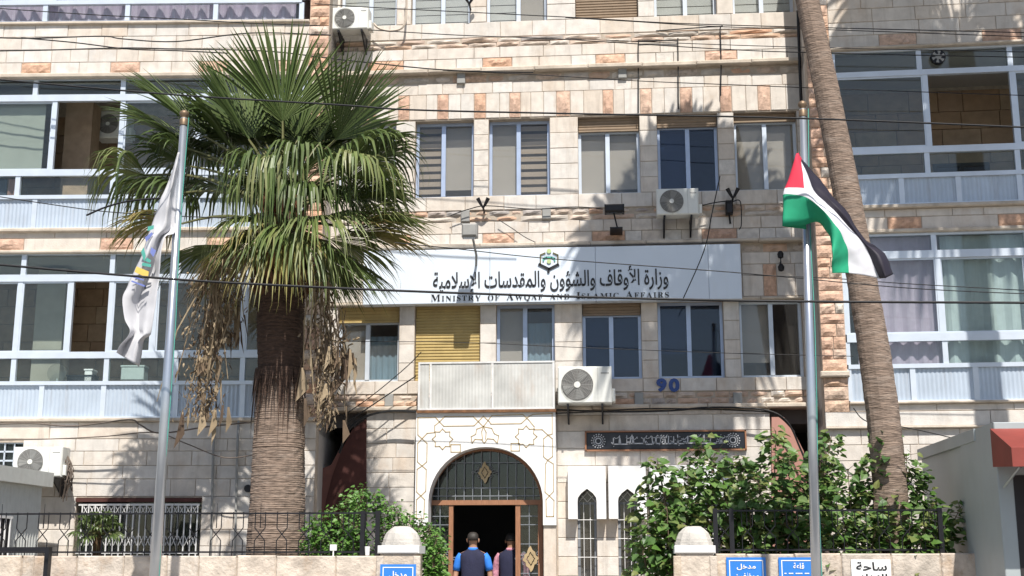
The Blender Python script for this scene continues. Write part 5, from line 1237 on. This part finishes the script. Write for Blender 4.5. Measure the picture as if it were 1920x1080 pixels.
rowsl = [((328, 62), (336, 62)), ((288, 185), (324, 185)), ((242, 300), (322, 300)), ((214, 380), (318, 425)), ((188, 455), (272, 455)), ((162, 540), (250, 535)), ((130, 605), (244, 620)), ((95, 685), (234, 700)), ((72, 740), (222, 790)), ((84, 830), (206, 890)), ((104, 890), (196, 908)), ((62, 950), (170, 935)), ((45, 985), (150, 1050))]
gl_, dl_, cl_ = [], [], []
for i, (a, b) in enumerate(rowsl):
    gl_.append([(a[0] + (b[0] - a[0]) * q / 4, a[1] + (b[1] - a[1]) * q / 4) for q in range(5)])
    wv = .0 if i == 0 else .10
    dl_.append([wv * math.sin(i * .5 + q * 1.9) - (.05 if i in (4, 5) else 0) for q in range(5)]); cl_.append([0] * 4)
fl2 = cloth('flag', 'white flag with a coloured emblem hanging limp from the left pole', gl_, dl_, cl_, ['flaggrey'], (200, 260), 2.456, YF - .1, .03)
def on_flag(pts, m, nm):
    P = [PW(200 + p[0] / 2.456, 260 + p[1] / 2.456, YF - .235) - Vector(fl2.location) for p in pts]
    o = MB().add([tuple(p) for p in P] + [tuple(p + Vector((0, .006, 0))) for p in P], [tuple(range(len(P)))]).build(nm, m, fl2)
on_flag([(190, 405), (218, 398), (216, 416), (188, 425)], 'emblemteal', 'emblem_leaf')
on_flag([(176, 455), (208, 430), (214, 440), (182, 475)], 'emblemblue', 'emblem_arc')
on_flag([(205, 500), (228, 515), (215, 545), (200, 525)], 'emblemblue', 'emblem_arc')
on_flag([(158, 520), (170, 500), (182, 545), (205, 560), (200, 572), (170, 560)], 'emblemteal', 'emblem_leaf')
on_flag([(165, 570), (205, 578), (203, 592), (160, 584)], 'emblemteal', 'emblem_leaf')
on_flag([(138, 588), (194, 612), (190, 642), (128, 614)], 'emblemyellow', 'emblem_band')
on_flag([(118, 632), (172, 648), (170, 654), (117, 638)], 'emblemblue', 'emblem_text_line')
on_flag([(115, 652), (180, 676), (178, 684), (113, 659)], 'emblemblue', 'emblem_text_line')
on_flag([(174, 676), (184, 674), (180, 692), (172, 692)], 'lettering', 'emblem_mark')
# ------------------------------------------------------------------ people at the door
def loft(mb, rings, n=16, mi=0):
    """rings: (x, y, z, rx, ry)"""
    o = len(mb.v)
    for (x, y, z, rx, ry) in rings:
        for k in range(n):
            a = 2 * math.pi * k / n; ca, sa = math.cos(a), math.sin(a)
            mb.v.append((x + rx * math.copysign(abs(ca) ** .8, ca), y + ry * math.copysign(abs(sa) ** .8, sa), z))
    for i in range(len(rings) - 1):
        for k in range(n): mb.f.append((o + i * n + k, o + i * n + (k + 1) % n, o + (i + 1) * n + (k + 1) % n, o + (i + 1) * n + k)); mb.m.append(mi)
    mb.f.append(tuple(o + k for k in range(n))[::-1]); mb.m.append(mi); mb.f.append(tuple(o + (len(rings) - 1) * n + k for k in range(n))); mb.m.append(mi)
def skin_body(parent, J, E, m):
    me = bpy.data.meshes.new('body'); me.from_pydata([j[0] for j in J], E, []); o = bpy.data.objects.new('body', me); col.objects.link(o)
    o.modifiers.new('skin', 'SKIN'); 
    for i, j in enumerate(J): me.skin_vertices[0].data[i].radius = (j[1], j[2] if len(j) > 2 else j[1])
    me.skin_vertices[0].data[0].use_root = True
    s_ = o.modifiers.new('sub', 'SUBSURF'); s_.levels = s_.render_levels = 2
    dg = bpy.context.evaluated_depsgraph_get(); m2 = bpy.data.meshes.new_from_object(o.evaluated_get(dg)); bpy.data.objects.remove(o)
    m2.materials.clear(); m2.materials.append(MATS[m]); m2.polygons.foreach_set('use_smooth', [True] * len(m2.polygons))
    o = bpy.data.objects.new('body', m2); col.objects.link(o); o.parent = parent; return o
def person(label, u, vtop, y, z0, shirt, rz=0, stance=0.0, height=None):
    top = PW(u, vtop, y); H = height or (top.z - z0); k = H / 1.75
    t = thing('person', label, 'person', (top.x, y, z0), rz)
    t.scale = (k, k, k)
    J = [((0, 0, .95), .13, .10), ((0, 0, 1.15), .13, .10), ((0, 0, 1.36), .15, .10), ((0, 0, 1.46), .075, .07), ((0, .01, 1.54), .062, .062), ((0, -.0, 1.62), .088, .10), ((0, -.0, 1.69), .075, .085)]
    E = [(0, 1), (1, 2), (2, 3), (3, 4), (4, 5), (5, 6)]
    for s in (-1, 1):
        b = len(J); sw = .03 * s * (1 if stance else 0)
        J += [((s * .19, 0, 1.38), .06), ((s * .28, .02, 1.12), .05), ((s * .30, -.03 + sw, .88), .038), ((s * .30, -.06 + sw, .80), .04, .022), ((s * .295, -.08 + sw, .72), .034, .018)]
        E += [(2, b), (b, b + 1), (b + 1, b + 2), (b + 2, b + 3), (b + 3, b + 4)]
        for q in range(4): J.append(((s * (.302 - .012 * q), -.09 - .018 * (q - 1.5) + sw, .66 + .006 * abs(q - 1)), .009)); E.append((b + 4, len(J) - 1))
        J.append(((s * .27, -.105 + sw, .75), .010)); E.append((b + 3, len(J) - 1))
        c = len(J); J += [((s * .10, 0, .86), .095), ((s * .11, -.02 + stance * s, .48), .065), ((s * .115, .02 + stance * s * 1.6, .09), .045), ((s * .12, .13 + stance * s * 1.6, .04), .04, .03)]
        E += [(0, c), (c, c + 1), (c + 1, c + 2), (c + 2, c + 3)]
    skin_body(t, J, E, 'skin')
    v_ = MB(); loft(v_, [(0, 0, .80, .195, .135), (0, 0, .90, .20, .14), (0, 0, 1.08, .19, .13), (0, 0, 1.25, .21, .14), (0, 0, 1.36, .228, .125), (0, 0, 1.41, .20, .11), (0, 0, 1.45, .12, .09), (0, 0, 1.48, .085, .075)], 20); v_.build('vest', 'navy', t, smooth=True)
    for s in (-1, 1):
        sl = MB(); P = [(s * .185, 0, 1.385), (s * .232, .0, 1.31), (s * .262, .015, 1.2), (s * .278, .02, 1.13)]
        if shirt == 'shirtpink': P += [(s * .268, -.03, .95), (s * .268, -.06, .86)]
        sl.tube(P, [.062, .070, .066, .064] + ([.052, .048] if shirt == 'shirtpink' else []), 12); sl.build('sleeve', shirt, t, smooth=True)
        tr_ = MB(); loft(tr_, [(s * .115, .02 + stance * s * 1.6, .05, .075, .085), (s * .112, stance * s, .48, .09, .10), (s * .10, 0, .78, .11, .125), (s * .085, 0, .92, .11, .13)]); tr_.build('trouser_leg', 'trouser', t, smooth=True)
        sh = MB(); loft(sh, [(s * .12, .08 + stance * s * 1.6, .0, .05, .13), (s * .12, .08 + stance * s * 1.6, .05, .05, .125), (s * .12, .05 + stance * s * 1.6, .09, .04, .07)]); sh.build('shoe', 'blackiron', t, smooth=True)
        MB().lathe([(.004, -.035), (.014, -.02), (.016, .01), (.008, .035)], 8, (s * .094, .0, 1.615)).build('ear', 'skin', t, smooth=True)
    hr = MB(); loft(hr, [(0, -.020, 1.615, .088, .084), (0, -.012, 1.66, .096, .098), (0, -.004, 1.715, .085, .09), (0, 0, 1.745, .055, .06), (0, 0, 1.755, .02, .02)], 18); hr.build('hair', 'hair', t, smooth=True)
    cl = MB(); loft(cl, [(0, 0, 1.45, .10, .09), (0, .0, 1.50, .075, .075)]); cl.build('collar', shirt, t, smooth=True)
    MB().add([(-.02, .108, 1.60), (.02, .108, 1.60), (0, .135, 1.60), (0, .10, 1.645)], [(0, 1, 2), (0, 2, 3), (2, 1, 3)]).build('nose', 'skin', t)
    for s in (-1, 1): MB().lathe([(.002, -.008), (.010, 0), (.002, .008)], 8, (s * .032, .098, 1.64)).build('eye', 'blackiron', t)
    MB().box(-.025, .025, .098, .106, 1.568, 1.576).build('mouth', 'shirtpink', t)
    return t
person('person with short dark hair, navy vest over bright blue shirt, entering the doorway', 887, 998, -.75, .36, 'shirtblue', 0, .06)
person('person in navy vest over pink checked shirt, half hidden by the door post', 958, 1000, .55, .36, 'shirtpink', R(-8), .08)
# ------------------------------------------------------------------ overhead and facade cables
def wire(label, pts, y, r=.011, m='cable'):
    ys = y if isinstance(y, (list, tuple)) else [y] * len(pts)
    P = [PW(u, v, yy) for (u, v), yy in zip(pts, ys)]; out = []
    for i in range(len(P) - 1):
        p0, p1, p2, p3 = P[max(i - 1, 0)], P[i], P[i + 1], P[min(i + 2, len(P) - 1)]
        for q in range(6):
            t = q / 6; out.append(.5 * ((2 * p1) + (p2 - p0) * t + (2 * p0 - 5 * p1 + 4 * p2 - p3) * t * t + (3 * p1 - p0 - 3 * p2 + p3) * t ** 3))
    out.append(P[-1]); o0 = out[0].copy(); o = MB().tube([p - o0 for p in out], r, 5).build('overhead_cable', m); o.location = o0
    return tag(o, label, 'cable', 'cables strung across the facade')
wire('thick black cable crossing the whole view at the heads of the second floor windows', [(-30, 147), (330, 178), (640, 197), (770, 206), (1060, 213), (1500, 222), (1950, 240)], -8.4, .012)
wire('thick black cable crossing the whole view along the bottom of the white sign', [(-30, 494), (240, 517), (480, 533), (900, 551), (1400, 564), (1950, 568)], -8.4, .015)
wire('thin black cable sloping over the white sign past its emblem', [(740, 455), (860, 467), (1030, 485), (1390, 512), (1700, 540), (1950, 552)], -6.5, .007)
wire('wavy dark cable over the left stone parapet, upper one', [(-30, 70), (60, 72), (190, 68), (230, 73), (330, 78), (470, 62), (620, 66)], -2.2, .012)
wire('dark cable sagging down over the left stone parapet', [(40, 71), (140, 80), (240, 92), (330, 95), (430, 100)], -2.2, .012)
wire('dark cable along the lower left stone parapet', [(-30, 96), (90, 94), (230, 90), (330, 92), (500, 96), (640, 112), (830, 131), (1000, 136)], -2.2, .012)
wire('dark cable at the bottom of the top left balcony panes', [(-30, 14), (180, 28), (320, 35), (480, 44), (600, 48)], -2.4, .009)
wire('dark cable running from the top left air conditioner across the top floor windows', [(590, 7), (700, 14), (900, 24), (1100, 34), (1330, 46), (1950, 62)], -2.0, .009)
wire('dark cable below the top floor sills', [(690, 56), (860, 66), (1060, 74), (1350, 92), (1560, 100), (1950, 108)], -1.6, .009)
wire('thin cable over the rough band above the second floor', [(1060, 33), (1180, 40), (1350, 50), (1560, 56), (1950, 70)], -1.8, .008)
wire('dark cable over the plain course above the vertical pink blocks', [(830, 132), (1000, 140), (1200, 152), (1400, 160), (1600, 168), (1950, 180)], -2.0, .008)
wire('dark cable passing the top of the right palm trunk', [(1060, 72), (1300, 82), (1560, 90), (1950, 98)], -2.5, .007)
wire('dark cable sloping across the left balcony apron', [(-20, 366), (100, 384), (200, 397), (330, 405), (480, 412), (760, 430)], -5.0, .008)
wire('thick short cable end curving beside the left flag', [(162, 404), (200, 388), (250, 376), (330, 370)], -6.8, .014)
wire('thin cable in front of the first floor windows', [(620, 640), (860, 642), (1050, 650), (1360, 662), (1600, 668)], -1.5, .006)
wire('thin cable across the right wing first floor glass', [(1390, 515), (1560, 522), (1700, 532), (1950, 546)], -2.4, .008)
wire('dark cable lying on the stone ledge over the plaque', [(1040, 768), (1150, 772), (1260, 770), (1330, 764), (1430, 768), (1475, 790), (1500, 840), (1512, 870)], -.35, .018)
wire('second dark cable lying on the stone ledge over the plaque', [(1040, 775), (1120, 772), (1220, 766), (1400, 770), (1455, 778), (1490, 810)], -.32, .012)
wire('dark cable bundle arching over the maroon stair wall', [(780, 772), (740, 770), (700, 776), (670, 790), (650, 812), (636, 850)], -.4, .022)
wire('brown cable drooping along the lower left wall', [(-30, 796), (60, 794), (140, 799), (240, 787), (262, 796), (300, 812), (390, 800), (470, 792)], -1.75, .014, 'cablebrown')
wire('second brown cable drooping along the lower left wall', [(-30, 826), (100, 823), (200, 818), (290, 811), (350, 832), (420, 858), (480, 852)], -1.75, .010, 'cablebrown')
wire('long diagonal black cable hanging past the right end of the sign', [(1350, 330), (1335, 400), (1320, 470), (1280, 562)], -.6, .010)
wire('thin diagonal cable left of the metal screen', [(640, 782), (700, 740), (760, 690), (790, 660)], -.5, .009)
wire('second thin diagonal cable left of the metal screen', [(650, 792), (720, 745), (780, 705)], -.5, .012)
wire('black conduit loop on the upper stone wall', [(1197, 212), (1197, 150), (1197, 82), (1202, 77), (1240, 76), (1268, 77), (1271, 82), (1272, 205)], -.06, .012)
wire('black conduit dropping beside the vertical pink blocks on the right', [(1230, 58), (1345, 50), (1350, 56), (1352, 120), (1351, 180)], -.06, .012)
wire('black drain pipe on the edge between office block and right wing', [(1496, 20), (1499, 110), (1502, 190)], -.25, .03)
wire('pale pipe hanging from the top left air conditioner', [(700, 44), (712, 54), (735, 58), (756, 50), (762, 20), (762, -20)], -.2, .024, 'plaster')
wire('thin cable by the second floor air conditioner', [(1374, 378), (1388, 378), (1390, 420), (1386, 430)], -.1, .010)
wire('black cable between spotlights and air conditioner', [(1317, 385), (1340, 380), (1372, 376)], -.25, .012)
wire('dark cable along the rubble band between spotlights and floodlight', [(845, 404), (880, 392), (915, 386), (1000, 392), (1080, 388), (1130, 392)], -.15, .010)
wire('thin cable sagging above the white sign', [(935, 412), (960, 428), (985, 445), (1010, 457)], -.12, .008)
wire('thin cable across the right wing ground floor stones', [(1600, 765), (1625, 790), (1690, 800), (1760, 815), (1850, 838)], -1.6, .009)

for i, (u, v, w_, h_, m, lb) in enumerate(((248, 700, .42, .24, 'cabinwhite', 'pale green box behind the lower left balcony glass, below the white flag'), (165, 705, .14, .2, 'white', 'small white carton behind the lower left balcony glass beside the fan'), (150, 712, .5, .12, 'blackiron', 'low dark box behind the lower left balcony glass'))):
    x, z = FL.at(u, v, .45); o = MB().bbox(-w_ / 2, w_ / 2, 0, .25, -h_ / 2, h_ / 2, .01).box(-w_ / 2 - .01, w_ / 2 + .01, -.01, .26, h_ / 2 + .002, h_ / 2 + .03).build('storage_box', m)
    o.location = FL.M @ Vector((x, .45, z)); o.rotation_euler = (0, 0, FL.rz); tag(o, lb, 'box')
